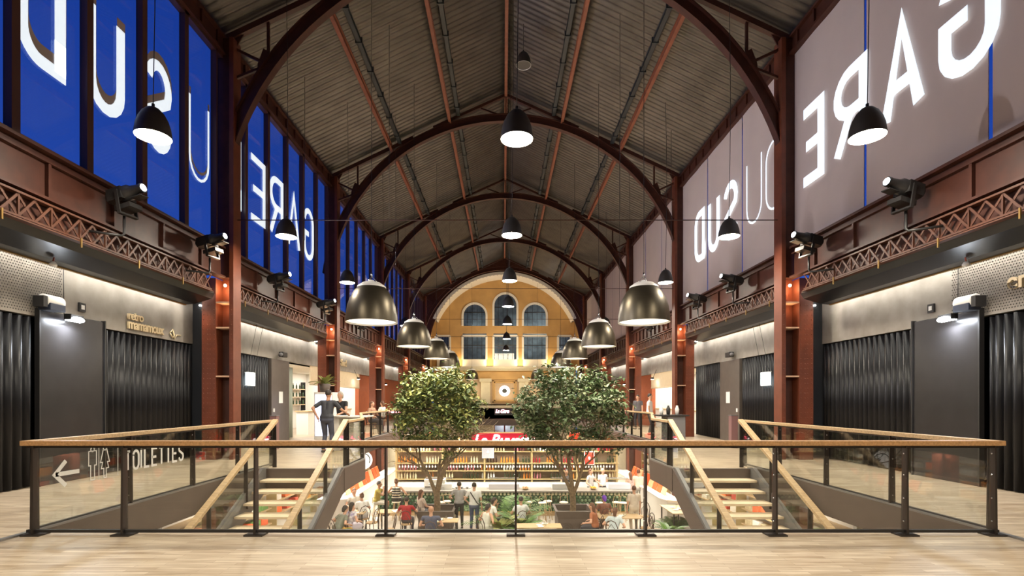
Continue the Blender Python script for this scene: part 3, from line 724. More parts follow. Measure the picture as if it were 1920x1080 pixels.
    # perforated mesh band at the near end of the plaster
    y1 = 9.1 if s < 0 else 9.2
    mb = MB(); y = 5.12
    while y < y1:
        for k in range(0, 22): mb.ball((s * 7.9535, y + (.023 if k % 2 else 0), 2.93 + k * .045), (.006, .013, .013), 4, 3)
        y += .046
    o = mb.build('perforated_panel', mat('perforation_stud', (.10, .09, .08), .6), None, 0, False); tag(o, 'perforated grey sheet band above the %s edge curtain' % SIDE[s], 'panel')
    # wall sensors on the canopy
    t = empty('ceiling_sensor', (s * 7.5, 8.7, 3.72), 'small white round sensor hanging under the %s black canopy' % SIDE[s], 'sensor')
    t.location = (s * 7.4, 8.3, 3.72)
    MB().tube([(0, 0, 0), (s * .02, .02, -.05), (s * -.02, .0, .1)], .012, 6).build('stem', mat('red_stem', (.4, .1, .07), .5), t)
    MB().lathe([(0, -.02), (.05, -.02), (.055, .01), (.03, .05), (0, .055)], 14, (0, 0, -.07)).build('head', M_white, t)
def font_mesh(txt, size, m, parent, loc, rot, ext=.012, shear=0., space=1., bold=0., sx=1.):
    c = bpy.data.curves.new('lettering', 'FONT'); c.body = txt; c.size = size; c.extrude = ext; c.shear = shear; c.space_character = space; c.offset = bold
    tmp = bpy.data.objects.new('tmp', c); COL.objects.link(tmp); dg = bpy.context.evaluated_depsgraph_get(); dg.update()
    me = bpy.data.meshes.new_from_object(tmp.evaluated_get(dg)); bpy.data.objects.remove(tmp); bpy.data.curves.remove(c)
    me.materials.clear(); me.materials.append(m)
    o = bpy.data.objects.new('lettering', me); COL.objects.link(o); o.parent = parent; o.location = loc; o.rotation_euler = rot; o.scale = (sx, 1, 1)
    return o
# shop signs on the plaster bands (left reads away from the camera, right towards it)
t = empty('shop_sign', (-7.93, 10.66, 3.0), 'gilded two-line shop lettering on the left plaster band, with an hourglass flourish', 'sign')
font_mesh('retro', .25, M_goldlet, t, (0, 0, .15), (PI / 2, 0, PI / 2), .02, space=.85, bold=.006)
font_mesh('mamamoux', .29, M_goldlet, t, (0, 0, -.04), (PI / 2, 0, PI / 2), .02, space=.85, bold=.008, sx=.92)
mb = MB(); pts = [(0, .10), (.12, .0), (.22, .14), (.30, .02), (.22, -.10), (.15, -.0), (.10, .10)]
mb.tube([(0, 1.36 + a, .03 + b) for a, b in ((0, .0), (.10, .10), (.16, -.02), (.10, -.1), (0, 0))], .016, 6).tube([(0, 1.44 + a, .03 + b) for a, b in ((.02, .08), (.08, -.12), (.16, -.02), (.32, -.01))], .016, 6)
mb.build('flourish', M_goldlet, t)
t = empty('shop_sign', (7.93, 8.15, 3.22), 'gilded rounded lettering beginning with E on the right perforated band', 'sign')
font_mesh('emi', .36, M_goldlet, t, (0, 0, 0), (PI / 2, 0, -PI / 2), .02, bold=.01)
t = empty('shop_sign', (-7.92, 25.0, 3.22), 'small pale round-lettered sign on the left band past the stairs', 'sign')
font_mesh('Sud', .45, M_goldlet, t, (0, -.4, -.1), (PI / 2, 0, PI / 2), .02, bold=.01, sx=1.4)
t = empty('shop_sign', (7.92, 22.6, 3.3), 'small square grey plate on the right band past the stairs', 'sign'); MB().box((-.03, -.3, -.15), (.02, .3, .15)).build('plate', M_whites, t)
# ------------------------------------------------------------------ pendants
def bell(name, r, h, big):
    t = empty(name, (0, 0, 0), '', 'pendant lamp')
    if big: prof = [(r, 0), (r * 1.0, h * .04), (r * .985, h * .2), (r * .93, h * .42), (r * .83, h * .62), (r * .68, h * .80), (r * .50, h * .93), (r * .36, h)]
    else: prof = [(r, 0), (r * .99, h * .1), (r * .93, h * .35), (r * .80, h * .6), (r * .60, h * .82), (r * .35, h * .97), (r * .12, h * 1.04), (.012, h * 1.05)]
    inn = [(a * .975, b) for a, b in prof[:-1]]
    MB().lathe(prof, 48 if big else 32).build('shade', M_bronze if big else M_dshade, t)
    MB().lathe([(r, 0), (r * .975, 0)] + inn, 48 if big else 32).build('inner_reflector', M_white, t)
    if big:
        MB().lathe([(r * .93, .035), (r * .5, .04), (0, .045)], 40).build('diffuser', M_bulbB, t)
        MB().lathe([(r * .56, h * .90), (r * .55, h * .94), (r * .44, h * .99), (r * .36, h * 1.03), (r * .12, h * 1.05), (r * .1, h * 1.1), (0, h * 1.1)], 32).build('cap', mat('satin_cap', (.85, .82, .78), .35), t)
        mb = MB()
        for a in range(3):
            an = a * 2 * PI / 3 + .5; mb.tube([(r * .3 * math.cos(an), r * .3 * math.sin(an), h * 1.02), (.02 * math.cos(an), .02 * math.sin(an), h * 1.2)], .008, 6)
        mb.tube([(0, 0, h * 1.18), (0, 0, h * 1.3)], .02, 8); mb.build('hanger', M_chrome, t)
    else:
        MB().lathe([(r * .955, .012), (0, .012)], 32).build('diffuser', M_bulbS, t)
        MB().tube([(0, 0, h * 1.03), (0, 0, h * 1.15)], .022, 8).build('hanger', M_black, t)
    return t
def cable(t, z0, sag=0.):
    x, y, z = t.location; top = RZ(x) - z + .07; pts = [(sag * math.sin(PI * i / 12) * (1 if i % 2 else .9), 0, z0 + (top - z0) * i / 12) for i in range(13)]
    MB().tube(pts, .0065, 6).build('suspension_cable', M_black, t)
bigp = bell('dome_pendant_lamp', .595, .90, True); smallp = bell('pendant_lamp', .245, .43, False)
BW = [12.0, 17.7, 23.65, 29.4, 45.4]; BZ = [3.27, 3.30, 3.36, 3.34, 3.28]
first = True
NB = ['nearest', 'second', 'third', 'fourth', 'farthest, small before the ochre wall']
for i, (y, z) in enumerate(zip(BW, BZ)):
    for s in (-1, 1):
        x = s * (3.19 if i < 4 else 2.9)
        lab = 'large bronze dome pendant of the %s row, %s' % (SIDE[s], NB[i])
        if first: t = bigp; t.location = (x, y, z); t['label'] = lab; t['group'] = 'large bronze dome pendants'; first = False
        else: t = dup(bigp, (x, y, z), lab, group='large bronze dome pendants')
        cb_ = t; 
        if i < 4: lamp_area('pendant_light', (x, y, z - .02), 1.0, 95, (1, .88, .70))
for o in [o for o in COL.objects if o.name.startswith('dome_pendant_lamp')]: cable(o, 1.15)
first = True
SR_ = [(s * 5.3, y, 5.36, 'side') for y in (7.6, 12.26, 17.05, 22.0, 27.0, 2.8, -2.0) for s in (-1, 1)]
CRw = [(0.0, y, 5.36, 'center') for y in (7.67, 12.16, 16.8, 21.4, 26.4, 32.8, 40.3, 2.8, -2.0)]
for i, (x, y, z, kd) in enumerate(SR_ + CRw):
    if kd == 'side': lab = 'small charcoal pendant glowing warm, %s of the row over the %s gallery edge' % (ORD[i // 2], SIDE[1 if x > 0 else -1])
    else: lab = 'small charcoal pendant glowing warm, %s of the middle row under the ridge' % ORD[i - len(SR_)]
    if y < 4: lab = 'unseen small charcoal pendant added behind the camera, %s' % ('%s row, %s' % (SIDE[1 if x > 0 else -1] if kd == 'side' else 'middle', 'near' if y > 0 else 'farther back'))  # unseen lamps, added to brighten the front floor
    xx = x + (.1 if kd == 'center' else 0)
    sc = 1.0 if i not in (2, 3) else 1.0
    if first: t = smallp; t.location = (xx, y, z); t['label'] = lab; t['group'] = 'small charcoal pendants'; first = False
    else: t = dup(smallp, (xx, y, z), lab, group='small charcoal pendants')
for o in [o for o in COL.objects if o.name.startswith('pendant_lamp')]: cable(o, .48, .035 if o.location.x else 0)
t = dup(smallp, (.55, 16.6, 12.3), 'unlit dark bell pendant high under the roof ridge', group='unlit pendant')
for c in t.children:
    if c.name.startswith('diffuser'):
        c.data = c.data.copy(); c.data.materials[0] = M_dshade
for c in list(t.children):
    if c.name.startswith('suspension'): bpy.data.objects.remove(c)
cable(t, .48)
# thin suspension wires that hang bare from the roof
for i, (x, y, zb) in enumerate([(-6.0, 15.2, 6.2), (-4.1, 19.0, 5.0), (4.3, 19.4, 5.0), (5.9, 18.3, 6.0), (3.2, 14.5, 6.8), (-3.4, 14.8, 6.6)]):
    o = MB().tube([(x, y, RZ(x) + .07), (x, y, zb)], .006, 5).build('hanging_wire', M_black)
    tag(o, ['thin wire over the left gallery past the nearest column', 'thin wire hanging before the left windows of the third bay', 'thin wire hanging before the right screens of the third bay',
            'thin wire over the right gallery before the second bay screens', 'thin wire right of the ridge, close above the landing', 'thin wire left of the ridge, close above the landing'][i], 'wire')

# ------------------------------------------------------------------ railings
RH = 1.02
def railing(lab, p, q, n, name='glass_railing', z=(0, 0), posts=None, fin=True, oak=M_oak, hw=.085, hh=.055, foot=True, base=True, cap=True, gl=True, low=.06):
    """straight railing from p to q (x, y), z = floor height at both ends"""
    t = empty(name, (p[0], p[1], 0), lab, 'railing')
    P = Vector((0, 0, z[0])); Q = Vector((q[0] - p[0], q[1] - p[1], z[1])); d = Q - P; hd = Vector((d.x, d.y, 0)); L = hd.length; u = hd.normalized(); w = Vector((-u.y, u.x, 0))
    slope = (z[1] - z[0]) / L
    up = Vector((0, 0, 1))
    if cap:
        e = u * .05 + up * slope * .05
        MB().bar(P - e + up * (RH - hh / 2), Q + e + up * (RH - hh / 2), hw, hh).build('handrail', oak, t, .006)
        MB().bar(P + up * (RH - hh - .012), Q + up * (RH - hh - .012), .035, .022).build('rail_channel', M_post, t)
    ts = posts if posts is not None else [i / n for i in range(n + 1)]
    for k in ts:
        c = P + d * k
        if fin:
            mb = MB().bar(c + w * .0 + up * low * .3, c + up * (RH - hh), .018, .085, w) if False else MB()
            a = c - w * .045; 
            mb.add([c - w * .042 - u * .011 + up * .0, c + w * .042 - u * .011, c + w * .042 + u * .011, c - w * .042 + u * .011,
                    c - w * .034 - u * .009 + up * (RH - hh), c + w * .034 - u * .009 + up * (RH - hh), c + w * .034 + u * .009 + up * (RH - hh), c - w * .034 + u * .009 + up * (RH - hh)],
                   [(0, 3, 2, 1), (4, 5, 6, 7), (0, 1, 5, 4), (1, 2, 6, 5), (2, 3, 7, 6), (3, 0, 4, 7)])
            po = mb.build('post', M_post, t)
            if foot:
                MB().bar(c - u * .10 + up * .008, c + u * .10 + up * .008, .15, .016).build('foot_plate', M_post, po)
            if L < 12:
                for zz in (.15, .4, .65, .88): MB().ball(c + up * zz - u * .012, (.010, .010, .010), 6, 4).build('bolt', M_chrome, po)
        else:
            po = MB().bar(c - up * .25, c + up * (RH - hh), .05, .05, u).build('post', M_post, t)
    if base: MB().bar(P + up * .045, Q + up * .045, .035, .03).build('base_channel', M_black, t)
    if gl:
        for a, b in zip(ts[:-1], ts[1:]):
            A = P + d * a + u * .03; B = P + d * b - u * .03
            g = MB().bar(A, B, .012, .001); g = MB()
            A0, A1, B0, B1 = A + up * (low), A + up * (RH - hh - .02), B + up * low, B + up * (RH - hh - .02)
            o = w * .006
            g.add([A0 - o, B0 - o, B1 - o, A1 - o, A0 + o, B0 + o, B1 + o, A1 + o], [(0, 1, 2, 3), (4, 7, 6, 5), (0, 4, 5, 1), (1, 5, 6, 2), (2, 6, 7, 3), (3, 7, 4, 0)])
            g.build('glass_panel', M_glass, t)
    return t
fp = [(W(px, 900, 5.53).x + 5.24) / 10.48 for px in (66, 233, 480, 724, 967, 1210, 1453, 1697, 1862)]
railing('long oak-topped glass railing across the foreground', (-5.24, 5.53), (5.24, 5.53), 8, posts=fp)
side = {}
for s in (-1, 1):
    side[s] = railing('oak-topped glass railing along the %s gallery edge, meeting the front railing' % SIDE[s], (s * 5.25, 5.62), (s * 5.25, 11.35), 4, oak=M_oakx, foot=False)
    # stairs: 20 risers going down towards the camera
    t = empty('staircase', (s * 4.29, 10.7, 0), 'open-riser staircase with pale oak treads going down under the front floor, %s side' % SIDE[s], 'stairs')
    for k in range(1, 20):
        y = -.33 * k
        MB().box((-.74, y - .02, -.17 * k - .045), (.74, y + .38, -.17 * k)).build('tread', M_tread, t, .004)
    for sx in (-.80, .80):
        mb = MB(); z_ = lambda y: y * .17 / .33
        pts = [(.1, .03), (.1, -.42), (-.05, -.46), (-6.6, z_(-6.6) - .33), (-6.6, z_(-6.6) + .08), (-.1, .06)]
        mb.prism([(a, b) for a, b in pts], sx - .035, sx + .035, 'x')
        mb.build('stringer', M_grey, t)
    inner = MB().prism([(1.6, .0), (1.6, -.43), (.2, -.46), (-.1, -.50), (-6.6, -3.4 - .36), (-6.6, -3.4 + .05), (0, .03)], -s * .84 - .02, -s * .84 + .02, 'x'); inner.build('stringer_facing', M_fascia, t)
    # stair railings (inner and outer)
    for xx, nm in ((3.53, 'void side'), (5.06, 'gallery side')):
        railing('sloping oak-topped railing on the %s of the %s staircase' % (nm, SIDE[s]), (s * xx, 11.1), (s * xx, 4.9), 5, z=(0, -3.2), name='stair_railing', oak=M_oakx, hw=.11, hh=.06, foot=False, base=False, low=.12)
    railing('short oak-topped glass railing at the %s landing corner' % SIDE[s], (s * 3.50, 11.15), (s * 3.55, 12.5), 1, oak=M_oakx, foot=False)
    railing('oak-topped glass railing slanting back from the %s landing' % SIDE[s], (s * 3.55, 12.5), (s * 5.12, 18), 5, oak=M_oakx, foot=False)
    railing('long oak-topped glass railing along the far %s gallery' % SIDE[s], (s * 5.12, 18), (s * 5.12, 43.5), 18, oak=M_oakx, foot=False)
# sign on the left side glass
t = side[-1]
g = empty('glass_sign', (-5.25, 5.62, 0), 'white vinyl arrow, restroom figures and the word TOILETTES on the left side glass', 'sign')
def on(v, z): return [(y, zz) for y, zz in v]
mb = MB(); tr = lambda a, b, d: (.012 + d, a, b)
for p in ([(.58, .60), (.25, .60)], [(.39, .745), (.24, .60), (.39, .455)]): stroke(mb, p, .05, tr, .003)
mb.build('arrow', M_print, g)
def figure(y, dress):
    m_ = MB(); stroke(m_, rr(y, .84, .028, .028, 0, 360, 12), .012, tr, .003)
    if dress: stroke(m_, [(y - .03, .82), (y - .075, .66), (y - .04, .66), (y - .06, .58), (y - .02, .58), (y - .02, .46), (y + .02, .46), (y + .02, .58), (y + .06, .58), (y + .04, .66), (y + .075, .66), (y + .03, .82), (y - .03, .82)], .012, tr, .003)
    else: stroke(m_, [(y - .06, .82), (y - .06, .64), (y - .03, .64), (y - .03, .46), (y + .03, .46), (y + .03, .64), (y + .06, .64), (y + .06, .82), (y - .06, .82)], .012, tr, .003)
    m_.build('figure', M_print, g)
figure(.78, False); figure(.98, True)
m_ = MB(); stroke(m_, [(.88, .45), (.88, .86)], .008, tr, .003); stroke(m_, [(1.2, .46), (1.2, .82)], .008, tr, .003); m_.build('divider', M_print, g)
yy = 1.33
for ch in 'TOILETTES':
    gl_, w_ = glyph(ch); wd = .115 if ch != 'I' else .03; m_ = MB()
    for p in gl_: stroke(m_, [(yy + u / max(w_, .05) * wd * .9 + (.0 if ch != 'I' else .0), .50 + v * .25) for u, v in p], .034, tr, .003)
    m_.build('letter', M_print, g); yy += wd + .04
# ------------------------------------------------------------------ trees
def leafmesh(mb, c, n_, size, rnd, nm):
    up = Vector(n_); d = Vector((rnd.uniform(-1, 1), rnd.uniform(-1, 1), rnd.uniform(-.8, .3))).normalized()
    s = d.cross(Vector((rnd.uniform(-.3, .3), rnd.uniform(-.3, .3), 1))).normalized(); nn = s.cross(d)
    L = size * rnd.uniform(.7, 1.25); w = L * .30; p = Vector(c)
    mb.cur = rnd.randrange(nm)
    mb.add([p, p + d * L * .4 + s * w + nn * w * .25, p + d * L, p + d * L * .4 - s * w + nn * w * .25, p + d * L * .45 - nn * w * .1], [(0, 1, 4), (1, 2, 4), (2, 3, 4), (3, 0, 4)])
def tree(x, y, lab, cz, R, H, mats, nleaf, seed, fork, lsize=.19):
    rnd = random.Random(seed)
    t = empty('indoor_tree', (x, y, LOW), lab, 'tree')
    wood = MB(); tips = []
    base = Vector((0, 0, .55))
    def br(p, d, L, r, dep):
        pts = [p]; rad = [r]; q = p.copy(); dd = d.copy()
        for i in range(4):
            dd = (dd + Vector((rnd.uniform(-.18, .18), rnd.uniform(-.18, .18), rnd.uniform(-.04, .12)))).normalized()
            q = q + dd * L / 4; pts.append(q.copy()); rad.append(r * (1 - .11 * (i + 1)))
            if dep >= 2: tips.append(q.copy())
        wood.tube(pts, rad, 8 if dep < 2 else 5, cap=False)
        if dep < 4:
            for k in range(3 if dep < 3 else 2):
                a = rnd.uniform(0, 2 * PI); sp = rnd.uniform(.45, .95)
                o = dd.orthogonal().normalized(); o2 = dd.cross(o)
                nd = (dd + (o * math.cos(a) + o2 * math.sin(a)) * sp); nd.z += .05; nd.normalize()
                br(pts[rnd.choice([2, 3, 4])].copy(), nd, L * rnd.uniform(.62, .82), r * .55, dep + 1)
        else: tips.append(q.copy())
    trunk = [base + Vector((0.0, 0, 0)), Vector((.02, 0, .9)), Vector((-.01, 0, 1.35))]
    wood.tube(trunk, [.13, .115, .12], 10, cap=False)
    for dx, dy, L, r in fork: br(trunk[-1] - Vector((0, 0, .1)), Vector((dx, dy, 1)).normalized(), L, r, 0)
    C = Vector((0, 0, cz - LOW)); ok = [p for p in tips if True]
    pts = []
    # clumps of leaves, sitting on twigs inside the crown's outline
    for _ in range(nleaf // 26):
        while True:
            v = Vector((rnd.gauss(0, 1), rnd.gauss(0, 1), rnd.gauss(0, 1))).normalized()
            rr_ = rnd.uniform(.45, 1.0) ** .55
            lump = 1 + .13 * math.sin(5 * math.atan2(v.y, v.x) + seed) * math.cos(4 * v.z + seed)
            q = C + Vector((v.x * R * rr_ * lump, v.y * R * .85 * rr_ * lump, v.z * H * rr_ * lump))
            if v.z > -.25 or rnd.random() < .55: break
        pts.append(q)
    tw = wood
    for q in pts:
        near = min(ok, key=lambda p: (p - q).length_squared)
        if (near - q).length < 1.2: mid = (near + q) / 2 + Vector((0, 0, .04)); tw.tube([near, mid, q], [.012, .009, .004], 4, cap=False)
    tw.build('trunk', M_bark, t, 0, False)
    lf = MB()
    for q in pts:
        for _ in range(26):
            c = q + Vector((rnd.gauss(0, .15), rnd.gauss(0, .15), rnd.gauss(0, .10)))
            leafmesh(lf, c, (0, 0, 1), lsize, rnd, len(mats))
    o = lf.build('foliage', mats, t, 0, False); o['kind'] = 'stuff'
    return t
LA = [mat('leaf_lime', (.33, .34, .11), .5), M_leafA, mat('leaf_mid', (.12, .16, .065), .5)]
LB = [M_leafB, mat('leaf_dark', (.07, .11, .045), .4), mat('leaf_grey', (.22, .25, .14), .4)]
for m_ in LA + LB + [M_leafC]:
    m_.node_tree.nodes['Principled BSDF'].inputs['Specular IOR Level'].default_value = .18
tree(-2.62, 19.4, 'leafy yellow-green ficus tree in a brown planter, left of the middle', 1.05, 1.62, 1.72, LA, 7400, 3, [(-.35, .1, 1.5, .085), (.30, -.1, 1.6, .085), (.05, .3, 1.4, .07)])
tree(2.52, 19.4, 'wider dark olive ficus tree in a brown planter, right of the middle', .98, 2.10, 1.75, LB, 8800, 12, [(-.42, 0, 1.6, .08), (.10, .1, 1.8, .095), (.5, -.1, 1.5, .08)])
def planter(x, y, lab, w=1.42):
    t = empty('planter', (x, y, LOW), lab, 'planter', 'tree planters')
    h = .78; mb = MB(); a = w / 2; b = a * .86
    q = [(-b, -b), (b, -b), (b, b), (-b, b)]; qt = [(-a, -a), (a, -a), (a, a), (-a, a)]; qi = [(-a + .09, -a + .09), (a - .09, -a + .09), (a - .09, a - .09), (-a + .09, a - .09)]
    vs = [(u, v, 0) for u, v in q] + [(u, v, h * .62) for u, v in q] + [(u, v, h) for u, v in qt] + [(u, v, h) for u, v in qi] + [(u * .95, v * .95, h * .7) for u, v in qi]
    fs = [(0, 1, 2, 3)]
    for r in range(4):
        for k in range(4): fs.append((4 * r + k, 4 * r + (k + 1) % 4, 4 * r + 4 + (k + 1) % 4, 4 * r + 4 + k))
    mb.add(vs, fs); mb.build('box', M_plant, t)
    MB().box((-a + .1, -a + .1, h * .68), (a - .1, a - .1, h * .74)).build('soil', M_soil, t)
    mb = MB()
    for cx in (-.3, .3):
        for r in (.24, .17, .10): mb.tube([(cx + r * math.cos(PI * i / 12), -b - .012, .10 + r * 1.1 * math.sin(PI * i / 12)) for i in range(13)], .012, 5)
    mb.build('arch_relief', M_plant, t)
    return t
planter(-2.62, 19.4, 'square brown planter holding the yellow-green tree'); planter(2.52, 19.4, 'square brown planter holding the dark olive tree')
def frond_plant(x, y, z, lab, n, L, seed, m=None, name='palm_plant', kind='frond', pot=True, spread=1.0):
    rnd = random.Random(seed); t = empty(name, (x, y, z), lab, 'plant')
    if pot: MB().lathe([(0, 0), (.16, 0), (.21, .32), (.19, .32), (.17, .28), (0, .28)], 16).build('pot', M_plant, t)
    stem = MB(); lf = MB(); z0 = .28 if pot else 0
    for i in range(n):
        a = 2 * PI * i / n + rnd.uniform(-.3, .3); el = rnd.uniform(.45, 1.3); l = L * rnd.uniform(.7, 1.1)
        pts = []
        for k in range(9):
            u = k / 8; r = l * spread * u * math.cos(el) + .25 * l * u * u * spread; h = l * u * math.sin(el) - .42 * l * u * u
            pts.append(Vector((r * math.cos(a), r * math.sin(a), z0 + h)))
        stem.tube(pts, [.012 * (1 - .8 * k / 8) for k in range(9)], 5, False)
        sd = Vector((-math.sin(a), math.cos(a), 0))
        if kind == 'frond':
            for k in range(2, 9):
                for q in (0, .5):
                    p = pts[k - 1].lerp(pts[k], q + .25); ll = .34 * L * math.sin(PI * (k + q) / 9.6) + .05; dd = (pts[k] - pts[k - 1]).normalized()
                    for s in (-1, 1):
                        e = p + (sd * s * .9 + dd * .55).normalized() * ll + Vector((0, 0, -.15 * ll)); m_ = p.lerp(e, .45) + dd * .018 * 2
                        lf.add([p, m_ + dd * .012, e, p.lerp(e, .45) - dd * .022], [(0, 1, 2, 3)])
        else:
            for k in range(1, 9):
                wd = .10 * L * math.sin(PI * (k / 9)) + .01; wp = .10 * L * math.sin(PI * ((k - 1) / 9)) + .01
                lf.add([pts[k - 1] - sd * wp, pts[k - 1] + Vector((0, 0, -.01)), pts[k] + Vector((0, 0, -.01)), pts[k] - sd * wd], [(0, 1, 2, 3)])
                lf.add([pts[k - 1] + Vector((0, 0, -.01)), pts[k - 1] + sd * wp, pts[k] + sd * wd, pts[k] + Vector((0, 0, -.01))], [(0, 1, 2, 3)])
    stem.build('stems', M_leafC, t); lf.build('leaves', m or M_leafC, t, 0, False)
    return t
frond_plant(.02, 19.0, LOW, 'tall feathery palm left of the front railing middle post', 13, 2.0, 1)
frond_plant(.45, 17.9, LOW, 'feathery palm just right of the front railing middle post', 12, 1.3, 2)
frond_plant(-.25, 17.4, LOW, 'strappy-leaved plant low between the two trees', 16, 1.15, 5, LA[0], 'strappy_plant', 'strap')
frond_plant(.2, 16.9, LOW, 'broad-leaved dark plant low before the middle palms', 14, .8, 8, None, 'leafy_plant', 'strap')
frond_plant(.75, 17.3, LOW, 'greyish palm low beside the seated group right of middle', 12, .85, 9, LB[2])
frond_plant(-5.6, 16.6, LOW, 'low leafy plant at the foot of the left inner stringer', 12, .75, 10, None, 'leafy_plant', 'strap')
frond_plant(5.45, 17.2, LOW, 'leafy plant under the right stringer, beside the buffet table', 16, .85, 13, None, 'leafy_plant', 'strap')
frond_plant(6.1, 18.2, LOW, 'dark palm under the right stairs behind the buffet table', 12, .9, 14, LB[1])
# ------------------------------------------------------------------ people
SK = mat('skin', (.58, .33, .22), .55); SKT = mat('skin_tan', (.42, .22, .13), .55)
HD = mat('dark_hair', (.025, .018, .014), .6); HBn = mat('brown_hair', (.12, .05, .025), .6); HG = mat('grey_hair', (.4, .37, .33), .7)
def remesh(mb, name, m, parent, vox, extra=None, smooth=3):
    me = bpy.data.meshes.new(name); me.from_pydata(mb.v, [], mb.f); o = bpy.data.objects.new(name, me); COL.objects.link(o)
    r = o.modifiers.new('r', 'REMESH'); r.mode = 'VOXEL'; r.voxel_size = vox; r.use_smooth_shade = True
    s = o.modifiers.new('s', 'SMOOTH'); s.factor = .5; s.iterations = smooth
    dg = bpy.context.evaluated_depsgraph_get(); dg.update(); me2 = bpy.data.meshes.new_from_object(o.evaluated_get(dg))
    bpy.data.objects.remove(o)
    if extra:
        bm = bmesh.new(); bm.from_mesh(me2); off = len(bm.verts); vs = [bm.verts.new(v) for v in extra.v]
        for f in extra.f:
            try: bm.faces.new([vs[i] for i in f])
            except ValueError: pass
        for f in bm.faces: f.smooth = True
        bm.to_mesh(me2); bm.free()
    me2.materials.clear(); me2.materials.append(m)
    o = bpy.data.objects.new(name, me2); COL.objects.link(o); o.parent = parent
    return o
def cap(mb, p, q, r1, r2, n=12):
    p, q = Vector(p), Vector(q); d = (q - p); L = max(d.length, 1e-4); d.normalize(); pts = []; rad = []
    for k in (-.95, -.7, -.35): pts.append(p + d * r1 * k); rad.append(r1 * math.sqrt(1 - k * k))
    for k in (0, .33, .66, 1): pts.append(p.lerp(q, k)); rad.append(r1 + (r2 - r1) * k)
    for k in (.35, .7, .95): pts.append(q + d * r2 * k); rad.append(r2 * math.sqrt(1 - k * k))
    mb.tube(pts, rad, n)
def ik(a, b, l1, l2, hint):
    a, b = Vector(a), Vector(b); d = b - a; L = min(d.length, (l1 + l2) * .995); d.normalize(); b = a + d * L
    x = (l1 * l1 - l2 * l2 + L * L) / (2 * L); h = math.sqrt(max(l1 * l1 - x * x, 0)); hv = Vector(hint); hv = (hv - d * hv.dot(d)).normalized()
    return a + d * x + hv * h, b
